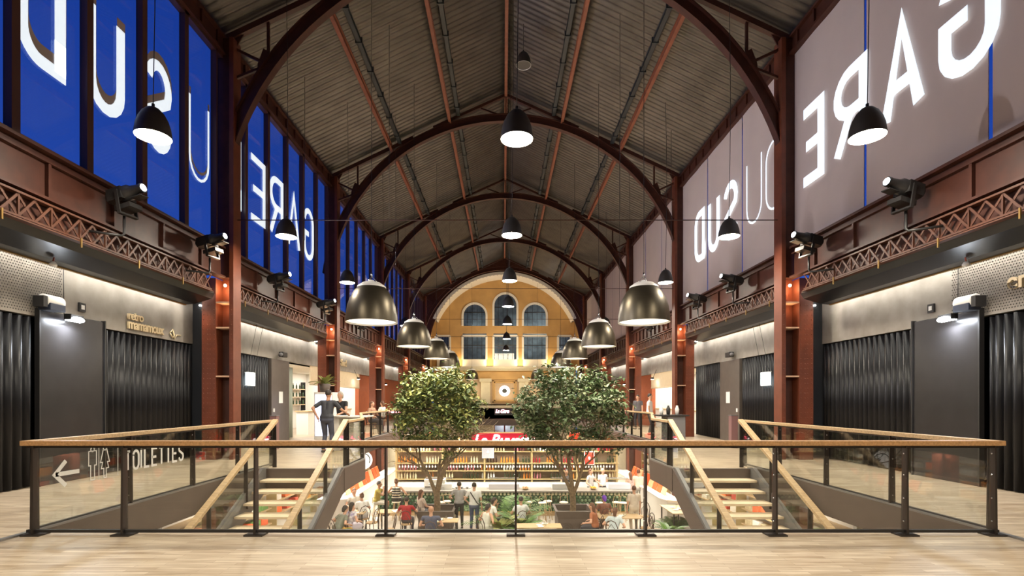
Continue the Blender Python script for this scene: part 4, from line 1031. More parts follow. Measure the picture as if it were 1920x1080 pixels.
def person(loc, rz, lab, pose='stand', top=(.3, .3, .3), bottom=(.03, .03, .04), skin=None, hair=None, hairlen=0, hands=None, lean=0., seat=.45, H=1.74, tm=None, sleeve=.5, skirt=False, shorts=False, wide=1., look=0., group=None, vest=False):
    skin = skin or SK; hair = hair or HD; k = H / 1.74
    t = empty('person', loc, lab, 'person', group, rz); t.scale = (k, k, k)
    sit = pose == 'sit'
    hip = Vector((0, 0, (seat / k + .10) if sit else .92)); L_ = lean
    def tors(h, fwd=0., sx=0.): return hip + Vector((sx, math.sin(L_) * h + fwd, math.cos(L_) * h))
    chest = tors(.34); neck = tors(.52); head = tors(.52) + Vector((0, math.sin(L_ * .5) * .2 + .02, .19))
    body = MB(); ex = MB(); shirt = MB(); tro = MB(); hr = MB(); shoes = MB()
    w = wide
    cap(body, hip + Vector((-.07, 0, 0)), hip + Vector((.07, 0, 0)), .115, .115); cap(body, hip, tors(.2), .12, .115); cap(body, tors(.2, 0, -.05 * w), tors(.42, 0, -.07 * w), .105, .10); cap(body, tors(.2, 0, .05 * w), tors(.42, 0, .07 * w), .105, .10)
    cap(body, tors(.47, 0, -.14 * w), tors(.47, 0, .14 * w), .06, .06); cap(body, neck - Vector((0, 0, .05)), head - Vector((0, -.0, .08)), .058, .052)
    body.ball(head, (.076, .094, .112), 16, 12); body.ball(head + Vector((0, .03, -.06)), (.055, .06, .055), 12, 8)
    ex.ball(head + Vector((0, .098, -.015)), (.012, .018, .024), 8, 6); ex.ball(head + Vector((.078, 0, -.01)), (.012, .02, .03), 8, 6); ex.ball(head + Vector((-.078, 0, -.01)), (.012, .02, .03), 8, 6)
    cap(shirt, hip + Vector((-.07, 0, .06)), hip + Vector((.07, 0, .06)), .128, .128); cap(shirt, tors(.1), tors(.2), .135, .128)
    for s in (-1, 1): cap(shirt, tors(.16, 0, s * .05 * w), tors(.42, 0, s * .07 * w), .118, .112)
    if not vest: cap(shirt, tors(.47, 0, -.15 * w), tors(.47, 0, .15 * w), .068, .068)
    cap(tro, hip + Vector((-.07, 0, 0)), hip + Vector((.07, 0, 0)), .128, .128)
    hands = hands or [None, None]
    for i, s in enumerate((-1, 1)):
        sh = tors(.475, 0, s * .19 * w)
        hd = hands[i]
        if hd is None: hd = Vector((s * .27, .30, hip.z + .16)) if sit else Vector((s * .25, .06, .80))
        el, hnd = ik(sh, hd, .29, .26, (s * .6, -.6, -.5))
        cap(body, sh, el, .05, .04); cap(body, el, hnd, .04, .026)
        d = (hnd - el).normalized(); side_ = d.cross(Vector((0, 0, 1))); side_ = side_.normalized() if side_.length > .1 else Vector((1, 0, 0)); up_ = side_.cross(d)
        cap(body, hnd, hnd + d * .07, .030, .034, 10)
        for f_, (of, ln) in enumerate(((-.026, .075), (-.009, .085), (.009, .08), (.026, .062))):
            a0 = hnd + d * .085 + side_ * of; a1 = a0 + d * ln * .5 - up_ * .008; a2 = a1 + d * ln * .4 - up_ * .026
            ex.tube([a0, a1, a2], [.0095, .009, .006], 6)
        a0 = hnd + d * .03 + side_ * (-s * .03); ex.tube([a0, a0 + d * .035 - side_ * s * .02, a0 + d * .06 - side_ * s * .022 - up_ * .01], [.011, .010, .007], 6)
        if sleeve: cap(shirt, sh, sh.lerp(el, sleeve), .062, .056 if sleeve < 1.2 else .045)
        if sleeve > 1.2: cap(shirt, el, el.lerp(hnd, .9), .050, .038)
        hp = hip + Vector((s * .095, 0, -.01))
        if sit:
            kn = Vector((s * .13, .43, seat / k + .07)); an = Vector((s * .13, .46, max(.09, seat / k - .42))) if seat < .55 else Vector((s * .12, .34, seat / k - .36))
        elif pose == 'walk': kn, an = ik(hp, Vector((s * .09, s * .26, .09)), .43, .42, (0, 1, 0))
        else: kn, an = ik(hp, Vector((s * .11, -.01, .085)), .43, .42, (0, 1, 0))
        cap(body, hp, kn, .085, .056); cap(body, kn, an, .055, .036); cap(body, an, an + Vector((0, .13, -.045)), .038, .030)
        cap(shoes, an + Vector((0, -.03, -.045)), an + Vector((0, .15, -.05)), .042, .036)
        cap(tro, hp, kn if not shorts else hp.lerp(kn, .85), .096, .068)
        if not shorts: cap(tro, kn, an - (an - kn) * .08, .066, .050)
        if skirt: cap(tro, hp + Vector((0, .05, 0)), kn, .115, .10)
    nm = t
    remesh(body, 'body', skin, t, .0135, ex)
    remesh(shirt, 'top', tm or cmat(top), t, .015); remesh(tro, 'trousers' if not (skirt or shorts) else ('skirt' if skirt else 'shorts'), cmat(bottom), t, .016)
    sh_ = remesh(shoes, 'shoes', cmat((.05, .045, .045)), t, .015)
    hr.ball(head + Vector((0, -.016, .030)), (.085, .097, .100), 14, 10)
    if hairlen: cap(hr, head + Vector((0, -.06, 0)), head + Vector((0, -.085, -hairlen)), .075, .055)
    if hairlen < 0: hr.ball(head + Vector((0, -.08, .11)), .045, 10, 8)
    hh = remesh(hr, 'hair', hair, t, .013)
    # keep the face free: drop hair faces in front of it
    bm = bmesh.new(); bm.from_mesh(hh.data); dl = [f for f in bm.faces if (f.calc_center_median() - head).y > .045 and (f.calc_center_median() - head).z < .055]
    bmesh.ops.delete(bm, geom=dl, context='FACES'); bm.to_mesh(hh.data); bm.free()
    return t
def at(px, D, z=LOW): v = W(px, 750, D); return (v.x, D, z)
stripe = mat('striped_top', (.02, .02, .025), .7)
nt = stripe.node_tree; wv = nt.nodes.new('ShaderNodeTexWave'); wv.bands_direction = 'Z'; wv.inputs['Scale'].default_value = 3.2; tcx = nt.nodes.new('ShaderNodeTexCoord'); rp = nt.nodes.new('ShaderNodeValToRGB')
rp.color_ramp.interpolation = 'CONSTANT'; rp.color_ramp.elements[0].color = (.02, .02, .025, 1); rp.color_ramp.elements[1].color = (.75, .68, .55, 1); rp.color_ramp.elements[1].position = .72
nt.links.new(tcx.outputs['Object'], wv.inputs[0]); nt.links.new(wv.outputs[1], rp.inputs[0]); nt.links.new(rp.outputs[0], nt.nodes['Principled BSDF'].inputs['Base Color'])
floral = mat('floral_fabric', (.8, .78, .76), .8, alt=(.25, .2, .4), nscale=14)
BACK = 0.0; FRONT = PI
# local forward is +y (away from the camera); rz = PI faces the camera
person(at(613, 14.2, 0), -.15, 'person in dark t-shirt and jeans, hand on hip, at the white kiosk counter', top=(.03, .032, .04), bottom=(.05, .055, .08), hands=[Vector((-.26, -.06, 1.0)), Vector((.38, .42, 1.08))], lean=.12, skin=SKT, sleeve=.7)
person(at(642, 15.9, 0), PI - .35, 'person in black top facing the camera behind the white kiosk counter', top=(.015, .015, .018), hair=HG, hairlen=.06, hands=[Vector((-.22, .42, 1.05)), Vector((.2, .45, 1.02))], lean=.15, sleeve=.4, H=1.72)
person(at(706, 20.3), -PI / 2, 'person in olive shirt on a tall stool, hands raised to the face', 'sit', top=(.36, .28, .05), bottom=(.6, .58, .5), seat=.72, hands=[Vector((-.10, .30, 1.35)), Vector((.08, .30, 1.33))], shorts=True, lean=.15, skin=SKT)
person(at(743, 20.7), 0, 'person in black and cream striped strap top seated at the bar, seen from behind', 'sit', tm=stripe, bottom=(.02, .02, .02), seat=.74, vest=True, sleeve=0, hair=HBn, hairlen=-.01, hands=[Vector((-.3, .3, 1.1)), Vector((.38, .25, 1.0))])
person(at(762, 18.3), 0, 'person in red sleeveless top in a round-backed chair, seen from behind', 'sit', top=(.36, .012, .02), bottom=(.05, .05, .07), seat=.47, sleeve=.5, hair=HD, hands=[Vector((-.3, .35, .8)), Vector((.3, .4, .85))])
person(at(681, 19.0), .6, 'person in white t-shirt with tied brown hair, seated below the left stringer', 'sit', top=(.8, .8, .78), bottom=(.7, .68, .7), seat=.47, hair=HBn, hairlen=-.01, lean=.25, hands=[Vector((-.2, .4, .8)), Vector((.2, .42, .82))])
person(at(664, 19.9), PI + .6, 'person with brown hair facing the white-shirted one across the table', 'sit', top=(.75, .7, .62), seat=.5, hair=HBn, hairlen=.12)
person(at(652, 17.3), -.5, 'person with dark ponytail in white and violet floral dress, nearest on the left', 'sit', tm=floral, bottom=(.6, .56, .66), seat=.47, skirt=True, hairlen=.14, lean=.3, sleeve=.3)
person(at(632, 16.9), -.7, 'person in grey-green top bent over beside the left stringer', 'sit', top=(.16, .17, .13), bottom=(.5, .3, .05), seat=.47, lean=.5, hairlen=.05)
person(at(808, 16.6), 0, 'large bald person in slate blue top seated back to us, before the left planter', 'sit', top=(.06, .07, .12), seat=.45, wide=1.25, sleeve=.25, hair=SKT, skin=SK, H=1.8)
person(at(789, 19.6), -.9, 'person with long auburn hair seated beside the red-topped one', 'sit', top=(.55, .45, .38), seat=.5, hair=HBn, hairlen=.22)
person(at(861, 19.4), .1, 'standing person in grey t-shirt and black trousers, seen from behind', top=(.33, .33, .33), bottom=(.015, .015, .018), hands=[Vector((-.3, .2, 1.1)), Vector((.18, .3, 1.12))], H=1.76)
person(at(889, 19.0), -.1, 'standing person in white t-shirt and jeans, dark strap across back', top=(.72, .72, .70), bottom=(.05, .075, .16), hands=[Vector((-.27, .18, 1.0)), Vector((.27, .05, .85))], H=1.79, wide=1.08)
mb = MB().bar((-.12, -.135, 1.42), (.14, -.13, 1.02), .035, .012, (0, 1, 0)); mb.bar((.14, -.13, 1.02), (.2, -.02, .95), .035, .012)
PP = [o for o in COL.objects if o.name.startswith('person')][-1]; mb.build('cross_strap', M_black, PP)
person(at(909, 17.2), -.8, 'person with black hair in pale sleeveless dress seated low by the palms', 'sit', top=(.62, .62, .55), bottom=(.6, .58, .5), seat=.45, vest=True, sleeve=0, hairlen=.05, lean=.25, skirt=True)
person(at(917, 18.1), -1.2, 'person in white shirt resting chin on hand, seated behind the black-haired one', 'sit', top=(.75, .75, .72), seat=.5, lean=.3, hairlen=.08, hands=[Vector((-.1, .35, 1.1)), Vector((.2, .4, .8))])
person(at(977, 18.2), .2, 'person in white shirt seated behind the greyish palm, seen from behind', 'sit', top=(.72, .74, .74), bottom=(.02, .02, .02), seat=.5)
person(at(1062, 23.2), PI, 'bar worker with dark hair in black top behind the counter, beside the right tree trunk', top=(.015, .015, .02), skin=SKT, H=1.72, hands=[Vector((-.25, .4, 1.05)), Vector((.25, .4, 1.05))])
person(at(1107, 23.3), PI + .9, 'bar worker in pale grey shirt with pulled-back hair, reaching down at the counter', top=(.6, .58, .56), hair=HBn, hairlen=.1, H=1.72, sleeve=.4, hands=[Vector((-.2, .4, 1.05)), Vector((.3, .2, 1.0))])
person(at(1130, 23.6), PI + .4, 'bar worker in white shirt and dark apron beside the espresso machine', top=(.75, .76, .8), bottom=(.03, .03, .04), hair=HG, H=1.7)
person(at(1182, 22.4), .3, 'person with reddish hair and patterned dress standing at the right end of the bar', tm=mat('dark_pattern', (.25, .2, .17), .8, alt=(.6, .4, .35), nscale=11), bottom=(.2, .17, .15), hair=HBn, hairlen=.2, H=1.7, sleeve=0, vest=True, skirt=True)
person(at(1197, 22.9), -.4, 'person in loose beige shirt standing beside the patterned dress', top=(.62, .55, .46), bottom=(.4, .38, .34), hair=HBn, H=1.74, sleeve=1.4)
person(at(1189, 18.7), .1, 'standing person in cream shirt and cream trousers near the right post, seen from behind', top=(.66, .58, .48), bottom=(.64, .56, .44), hair=HBn, skin=SK, H=1.72, sleeve=.6)
person(at(1117, 17.3), 1.1, 'person with long brown hair seated left of the purple-haired one', 'sit', top=(.35, .12, .05), seat=.46, hair=HBn, hairlen=.25, lean=.2)
person(at(1133, 18.6), .2, 'person with purple headscarf seated at the long table right of the right planter', 'sit', top=(.2, .08, .05), bottom=(.1, .05, .04), seat=.47, hair=mat('purple_scarf', (.16, .04, .5), .7), hairlen=.05)
person(at(1150, 16.7), -.5, 'person in pale blue-grey top at the near end of the long table', 'sit', top=(.5, .58, .6), seat=.42, lean=.35, hair=HBn, hairlen=.12)
person(at(1218, 21.5, 0), -2.0, 'person in white shirt standing at the right stall past the stairs', top=(.75, .75, .74), bottom=(.05, .05, .06), H=1.72)
person(at(1196, 25.5, 0), 2.5, 'person in dark clothes at the far end of the right stall', top=(.1, .09, .1), H=1.7)
person(at(697, 22.0, 0), -1.9, 'person in brown top seated by the left gallery railing past the stall', 'sit', top=(.3, .16, .1), seat=.5, hair=HBn, hairlen=.15, H=1.7)
person(at(717, 25.5, 0), 1.2, 'person in pale top seated farther along the left gallery railing', 'sit', top=(.7, .66, .6), seat=.5, hair=HBn, hairlen=.1, H=1.7)
# ------------------------------------------------------------------ bar island
BX0, BX1, BY = -5.4, 5.35, 21.5
t = empty('bar_counter', (0, BY, LOW), 'long bar counter faced with green and cream scale tiles', 'bar')
MB().box((BX0, .06, .12), (BX1, .75, .98)).build('counter_body', mat('dark_green_glaze', (.025, .07, .035), .2), t)
MB().box((BX0 - .04, -.08, .98), (BX1 + .04, .82, 1.05)).build('worktop', M_stone, t, .01)
MB().box((BX0, .0, 0), (BX1, .7, .14)).build('plinth', M_wood, t)
MB().tube([(BX0, -.16, .2), (BX1, -.16, .2)], .022, 8).build('foot_rail', M_brass, t)
TC = [mat('tile_green', (.03, .11, .05), .18), mat('tile_cream', (.62, .62, .42), .2), mat('tile_sage', (.22, .34, .2), .2), mat('tile_black', (.02, .03, .025), .18)]
mb = MB(); rnd = random.Random(4); nx = int((BX1 - BX0) / .155)
for r in range(6):
    for c in range(nx):
        x = BX0 + .08 + c * .155 + (.077 if r % 2 else 0); z = .90 - r * .135
        if r == 0: mb.cur = 1
        elif r == 1: mb.cur = 0 if c % 2 else 2
        else: mb.cur = rnd.choice([0, 0, 3, 2, 2, 0])
        mb.ball((x, .055, z), (.062, .05, .062), 8, 5)
mb.cur = 0; o = mb.build('scale_tiling', TC, t, 0, False)
# back bar: gantry of shelves
t = empty('bar_gantry', (0, 24.4, LOW), 'golden metal shelving gantry standing behind the bar counter', 'shelving')
for x in (-5.2, -3.0, -1.0, 1.25, 3.4, 5.3):
    MB().box((x - .04, -.04, 0), (x + .04, .04, 2.95)).box((x - .04, .56, 0), (x + .04, .64, 2.95)).build('upright', M_gold, t)
SZ = [1.10, 1.50, 1.86, 2.42, 2.92]
for z in SZ: MB().box((-5.3, -.06, z - .035), (5.4, .66, z)).build('shelf', M_gold, t)
MB().box((-5.3, .60, 0), (5.4, .66, 2.9)).build('back_panel', mat('gantry_back', (.50, .38, .27), .5, noise=.3, nscale=3), t)
MB().box((-5.2, -.1, .0), (5.3, .5, .95)).build('base_cabinet', M_cwhite, t)
for x in (-4.2, -2.1, 0, 2.1, 4.2): lamp_area('shelf_light', (x, 24.2, LOW + 2.86), .2, 26, (1, .9, .75), (0, .3, -1), 1.6 and 1.2)
for x in (-3.5, 0, 3.5): lamp_area('bar_light', (x, 22.6, LOW + 2.9), 1.6, 50, NEUT)
# countable goods on the shelves
def bottle(h, r, c, name='bottle'):
    o = MB().lathe([(0, 0), (r, 0), (r * 1.02, h * .05), (r, h * .55), (r * .85, h * .66), (r * .36, h * .78), (r * .33, h * .96), (r * .40, h * .97), (r * .40, h), (0, h)], 10).build('bottle', c)
    return o
CS = [((.03, .05, .02), 'dark green'), ((.04, .015, .01), 'dark brown'), ((.55, .2, .25), 'pink'), ((.7, .62, .4), 'pale yellow'), ((.6, .2, .03), 'amber'), ((.35, .02, .03), 'red'), ((.7, .72, .7), 'clear')]
protos = []
for c, nm in CS:
    o = bottle(.31, .04, cmat(c, .15)); o.location = (0, 0, -60); protos.append((o, nm))
used = set(); cnt = 0
shn = {1.10: 'lowest', 1.50: 'second', 1.86: 'middle', 2.42: 'fourth', 2.92: 'topmost'}
def put(o, loc, lab, cat, grp, used_=used):
    if o.name not in used_: used_.add(o.name); c = o
    else: c = o.copy(); COL.objects.link(c)
    c.location = loc; tag(c, lab, cat, grp); return c
rnd = random.Random(9)
for z in (1.10, 1.50, 1.86, 2.42):
    x = -5.1
    while x < 5.25:
        blk = rnd.choice(protos); nb = rnd.randrange(3, 8)
        for _ in range(nb):
            if x > 5.25: break
            if all(abs(x - u) > .09 for u in (-5.2, -3.0, -1.0, 1.25, 3.4, 5.3)) and cnt < 250:
                put(blk[0], (x, 24.4 + rnd.uniform(.05, .2), LOW + z), '%s bottle on the %s shelf of the golden bar gantry' % (blk[1], shn[z]), 'bottle', '%s bottles on the %s gantry shelf' % (blk[1], shn[z])); cnt += 1
            x += .135
        x += rnd.choice([.1, .25, .4])
for o, nm in protos:
    if o.name not in used: bpy.data.objects.remove(o)
# hanging wine glasses under the middle shelf
gp = MB().lathe([(.035, 0), (.004, -.01), (.004, -.08), (.03, -.10), (.04, -.14), (.035, -.18)], 10).build('wine_glass', cmat((.75, .72, .68), .1))
for i in range(72):
    x = -5.05 + i * .143
    if any(abs(x - u) < .07 for u in (-5.2, -3.0, -1.0, 1.25, 3.4, 5.3)): continue
    put(gp, (x, 24.36, LOW + 1.825), 'stemmed glass hanging upside down under the middle gantry shelf', 'glass', 'hanging stemmed glasses')
# crates, boxes on the top shelf
cr = [((-4.4, .9, .30), (.35, .28, .2), 'dark wicker crate at the left end of the gantry top'), ((-3.6, .5, .38), (.6, .12, .05), 'small orange box on the gantry top behind the left tree'),
      ((-2.6, .7, .25), (.25, .2, .14), 'brown crate on the gantry top, left of the red sign'), ((-1.5, .5, .34), (.75, .75, .8), 'white carton on the gantry top at the left of the red sign'),
      ((2.0, .6, .30), (.2, .16, .12), 'dark crate on the gantry top behind the right tree'), ((3.3, .6, .36), (.8, .06, .02), 'bright red box on the gantry top right of the right tree'), ((4.6, 1.0, .2), (.45, .16, .04), 'flat amber crate at the right end of the gantry top')]
for (x, w_, h), c, lab in cr:
    t = empty('crate', (x, 24.7, LOW + 2.92), lab, 'crate')
    mb = MB(); n = max(2, int(h / .09))
    for k in range(n): mb.box((-w_ / 2, -.22, k * h / n), (w_ / 2, .22, (k + .8) * h / n))
    mb.build('slatted_body', cmat(c), t); MB().box((-w_ / 2 - .015, -.235, 0), (-w_ / 2 + .03, .235, h)).build('end_board', M_wood, t); MB().box((w_ / 2 - .03, -.235, 0), (w_ / 2 + .015, .235, h)).build('end_board', M_wood, t)
# red poster and small frames on the gantry
for px, y_, w_, h_, c, lab in ((1105, 859, .42, .58, (.8, .04, .02), 'red poster square on the gantry right of the right tree'), (915, 848, .5, .5, (.4, .4, .45), 'white framed panel on the gantry under the red sign')):
    v = W(px, y_, 24.28); t = empty('poster', v, lab, 'poster')
    MB().box((-w_ / 2, 0, -h_ / 2), (w_ / 2, .02, h_ / 2)).build('sheet', cmat(c), t); MB().box((-w_ / 2 - .03, .01, -h_ / 2 - .03), (w_ / 2 + .03, .03, h_ / 2 + .03)).build('frame', M_white, t)
    MB().ball((0, -.005, 0), (.06, .01, .08), 8, 6).build('emblem', M_white, t)
# the neon sign over the bar
v = W(948, 829, 24.3)
t = empty('neon_sign', v, 'red sign board with glowing white-pink script above the middle of the bar', 'sign')
MB().box((-1.62, 0, -.22), (1.55, .05, .42)).build('board', M_neonback, t)
MB().box((-1.68, .05, .42), (1.6, .1, .47)).box((-1.68, .05, -.27), (1.6, .1, -.22)).box((-1.68, .05, -.22), (-1.62, .1, .42)).box((1.55, .05, -.22), (1.6, .1, .42)).build('frame', M_gold, t)
font_mesh('La Buvette', .74, mat('white_neon', (1, 1, 1), emis=(1, .75, .78), es=3.5), t, (-1.55, -.05, -.16), (PI / 2, 0, 0), .025, .3, .95, .012, .98)
lamp_area('neon_glow', (0, -.12, .1), 2.6, 12, (1, .05, .12), (0, -1, .1), .4, t)
t = empty('neon_sign', W(943, 772, YW - .1), 'small pink neon lettering on a dark board above the far awning', 'sign')
MB().box((-.78, 0, -.30), (.85, .12, .28)).build('board', M_dkwin, t)
font_mesh('La Gare', .46, M_neon, t, (-.7, -.03, -.1), (PI / 2, 0, 0), .02, .3, .9, .014, .92)
# bar top clutter
def cup_stack(x, y, z, n, lab, c=(.85, .84, .8)):
    for k in range(n):
        o = MB().lathe([(0, 0), (.03, 0), (.045, .07), (.04, .07), (.028, .012), (0, .012)], 10).build('cup', cmat(c, .3)); o.location = (x, y, z + k * .045); tag(o, lab, 'cup', lab + ' stack')
t = empty('espresso_machine', (-3.05, 22.15, LOW + 1.05), 'white and steel espresso machine on the bar behind the striped top', 'coffee machine')
MB().box((-.45, -.25, .08), (.45, .25, .42)).build('body', M_cwhite, t, .04); MB().box((-.42, -.36, .0), (.42, .2, .08)).build('drip_tray', M_chrome, t)
for x in (-.22, .22): MB().lathe([(0, 0), (.035, 0), (.035, .06), (0, .06)], 10, (x, -.3, .2)).tube([(x, -.32, .22), (x, -.48, .20)], .012, 6).build('group_head', M_chrome, t)
MB().box((-.4, -.2, .42), (.4, .2, .46)).build('cup_rail', M_chrome, t)
for r in range(3):
    for k in range(8):
        o = MB().lathe([(0, 0), (.032, 0), (.045, .065), (.038, .065), (.028, .012), (0, .012)], 10).build('cup', cmat((.85, .84, .8) if (k + r) % 2 else (.03, .03, .03), .3))
        o.location = (-2.35 + k * .115, 22.0 + r * .1, LOW + 1.05 + r * .07 * 0); tag(o, '%s cup in the rows beside the espresso machine' % ('white' if (k + r) % 2 else 'black'), 'cup', '%s cups beside the espresso machine' % ('white' if (k + r) % 2 else 'black'))
for px, w_, c, lab in ((1160, .95, (.6, .62, .68), 'white display fridge box on the bar, right of the workers'), (1052, .8, (.6, .6, .58), 'steel sink unit on the bar at the right tree trunk'), (828, .9, (.75, .74, .7), 'white glass display on the bar left of the left tree trunk'), (945, 1.3, (.55, .52, .53), 'long white display case on the bar behind the palms')):
    v = W(px, 900, 22.0); t = empty('display_case', (v.x, 22.1, LOW + 1.05), lab, 'display case')
    MB().box((-w_ / 2, -.25, 0), (w_ / 2, .25, .22)).build('base', cmat(c, .3), t, .01); MB().box((-w_ / 2, -.2, .22), (w_ / 2, .25, .40)).build('glass_hood', M_glass, t)
    MB().box((-w_ / 2, .2, .40), (w_ / 2, .27, .43)).build('top_rail', M_chrome, t)
for i, (px, c, lab) in enumerate([(1112, (.9, .4, .03), 'orange fruit bowl on the bar before the workers'), (985, (.4, .2, .1), 'brown fruit bowl on the bar right of the palms')]):
    t = empty('fruit_bowl', (W(px, 900, 21.8).x, 21.75, LOW + 1.05), lab, 'bowl'); MB().lathe([(0, 0), (.08, 0), (.17, .09), (.16, .09), (.07, .015), (0, .015)], 16).build('bowl', M_wood, t)
    for k in range(6):
        o = MB().ball((0, 0, 0), .045, 10, 8).build('orange', cmat(c)); o.location = (t.location.x + .08 * math.cos(k), t.location.y + .08 * math.sin(k), LOW + 1.05 + .07 + .03 * (k % 2)); tag(o, 'round fruit in the %s' % lab, 'fruit', 'fruit in the ' + lab)
# ------------------------------------------------------------------ stools, chairs, tables
def stool():
    t = empty('bar_stool', (0, 0, 0), '', 'stool', 'pale wooden bar stools along the bar')
    MB().lathe([(0, .72), (.17, .72), (.18, .74), (.17, .76), (0, .765)], 20).build('seat', mat('cream_cushion', (.85, .76, .6), .6), t)
    for k in range(4):
        a = PI / 4 + k * PI / 2; MB().tube([(.11 * math.cos(a), .11 * math.sin(a), .72), (.2 * math.cos(a), .2 * math.sin(a), 0)], .014, 6).build('leg', M_wood, t)
    MB().tube([(.165 * math.cos(i * PI / 8), .165 * math.sin(i * PI / 8), .28) for i in range(17)], .011, 6).build('foot_ring', M_wood, t)
    MB().tube([(.16 * math.cos(a), .16 * math.sin(a), z) for a, z in ((-2.9, .75), (-2.6, 1.0), (-PI / 2, 1.06), (-.5, 1.0), (-.25, .75))], .011, 6).build('back_hoop', M_wood, t)
    return t
st = stool(); firstS = True
spx = [(743, 20.7), (826, 20.6), (838, 20.8), (990, 20.6), (1017, 20.5), (1027, 20.8), (1057, 20.6), (1124, 20.5), (1156, 20.6), (1168, 20.5), (706, 20.3)]
slab = ['under the person in the striped top', 'left of the left tree trunk', 'just behind the left tree trunk', 'right of the palms', 'third left of the right planter', 'nearer the right planter, beside another', 'hidden by the right tree trunk',
        'right of the right tree trunk', 'left one of the pair at the right end', 'right one of the pair at the right end', 'under the person in olive']
for (px, D), l in zip(spx, slab):
    loc = at(px, D); lb = 'pale wooden bar stool with cream seat, ' + l
    if firstS: st.location = loc; st['label'] = lb; firstS = False
    else: dup(st, loc, lb, rz=rnd.uniform(-.4, .4))
def bistro():
    t = empty('bentwood_chair', (0, 0, 0), '', 'chair', 'dark bentwood chairs of the food hall')
    MB().lathe([(0, .44), (.2, .44), (.205, .46), (.2, .475), (0, .47)], 20).build('seat', mat('cane_seat', (.45, .3, .15), .6), t)
    bw = mat('dark_bentwood', (.06, .03, .02), .35)
    for sx in (-1, 1):
        MB().tube([(sx * .15, .15, .45), (sx * .18, .2, 0)], .014, 6).build('leg', bw, t)
        MB().tube([(sx * .16, -.15, .45), (sx * .19, -.22, 0)], .014, 6).build('leg', bw, t)
    MB().tube([(-.17, -.14, .45), (-.2, -.2, .75), (-.13, -.22, .92), (0, -.23, .97), (.13, -.22, .92), (.2, -.2, .75), (.17, -.14, .45)], .015, 8).build('back_hoop', bw, t)
    MB().tube([(-.1, -.16, .46), (-.11, -.21, .7), (0, -.22, .85), (.11, -.21, .7), (.1, -.16, .46)], .011, 6).build('inner_hoop', bw, t)
    return t
ch = bistro(); first = True
for px, D, rz, l in ((762, 18.2, 0, 'under the person in red'), (730, 17.4, 1.9, 'empty, left of the person in red'), (697, 18.4, 1.3, 'empty, right of the white t-shirt'), (681, 19.0, .6, 'under the white t-shirt'), (664, 19.9, PI + .6, 'across the table from the white t-shirt'), (652, 17.3, -.5, 'under the floral dress'), (632, 16.9, -.7, 'beside the left stringer'), (808, 16.6, 0, 'under the large bald person'), (789, 19.6, -.9, 'under the auburn-haired person'),
                   (909, 17.2, -.8, 'under the pale sleeveless dress'), (922, 18.3, -1.2, 'behind the black-haired person'), (977, 18.2, .2, 'behind the greyish palm'), (1117, 17.3, 1.1, 'left end of the long table'), (1133, 18.6, .2, 'under the purple headscarf'), (1150, 16.7, -.5, 'at the near end of the long table'), (1212, 17.6, 1.8, 'empty, just right of the right post'), (1232, 17.3, -1.6, 'empty, left of the buffet table'), (1206, 19.4, 2.6, 'empty, behind the cream-clothed person')):
    lb = 'dark bentwood cafe chair, ' + l
    if first: ch.location = at(px, D); ch.rotation_euler.z = rz; ch['label'] = lb; first = False
    else: dup(ch, at(px, D), lb, rz=rz)
for px, D, rz, l in ((697, 22.0, -1.9, 'by the left gallery railing past the stall'), (717, 25.5, 1.2, 'farther along the left gallery railing')):
    dup(ch, at(px, D, 0), 'dark bentwood cafe chair, ' + l, rz=rz)
def table(px, D, lab, w_, d_, z=.74, rz=0., mt=None, zf=LOW):
    v = at(px, D, zf); t = empty('table', v, lab, 'table', None, rz)
    MB().box((-w_ / 2, -d_ / 2, z - .035), (w_ / 2, d_ / 2, z)).build('tabletop', mt or M_wood, t, .008)
    for sx in (-1, 1):
        for sy in (-1, 1): MB().box((sx * (w_ / 2 - .06) - .02, sy * (d_ / 2 - .06) - .02, 0), (sx * (w_ / 2 - .06) + .02, sy * (d_ / 2 - .06) + .02, z - .035)).build('leg', M_black, t)
    return v
tv = [table(735, 19.0, 'small pale table left of the person in red', 1.0, .65), table(668, 18.9, 'pale table between the seated people under the left stringer', .7, .7), table(1160, 18.2, 'long pale table right of the right planter', 1.5, .7),
      table(1268, 18.6, 'pale buffet table with white plates under the right stringer', .75, 1.5, .9), table(1010, 16.9, 'pale table edge low before the right planter', 1.5, .6, .72), table(835, 17.6, 'small pale table before the left planter', .9, .6)]
n_ = 0
for v, z in zip(tv, (.74, .74, .74, .9, .72, .74)):
    for k in range(3):
        dx, dy = rnd.uniform(-.25, .25), -.2 + .2 * k
        o = MB().lathe([(0, .004), (.06, .004), (.10, .018), (.105, .02), (.06, .0), (0, 0)], 18).build('plate', M_white); o.location = (v[0] + dx, v[1] + dy, LOW + z)
        where = ['small table left of the person in red', 'table under the left stringer', 'long table right of the right planter', 'buffet table', 'table edge before the right planter', 'small table before the left planter'][n_]
        tag(o, 'white plate on the ' + where, 'plate', 'plates on the ' + where)
        o = MB().lathe([(0, 0), (.028, 0), (.034, .12), (.03, .12), (.025, .01), (0, .01)], 12).build('drinking_glass', M_glass); o.location = (v[0] + dx + .17, v[1] + dy + .06, LOW + z); tag(o, 'drinking glass on the ' + where, 'glass', 'glasses on the ' + where)
    n_ += 1
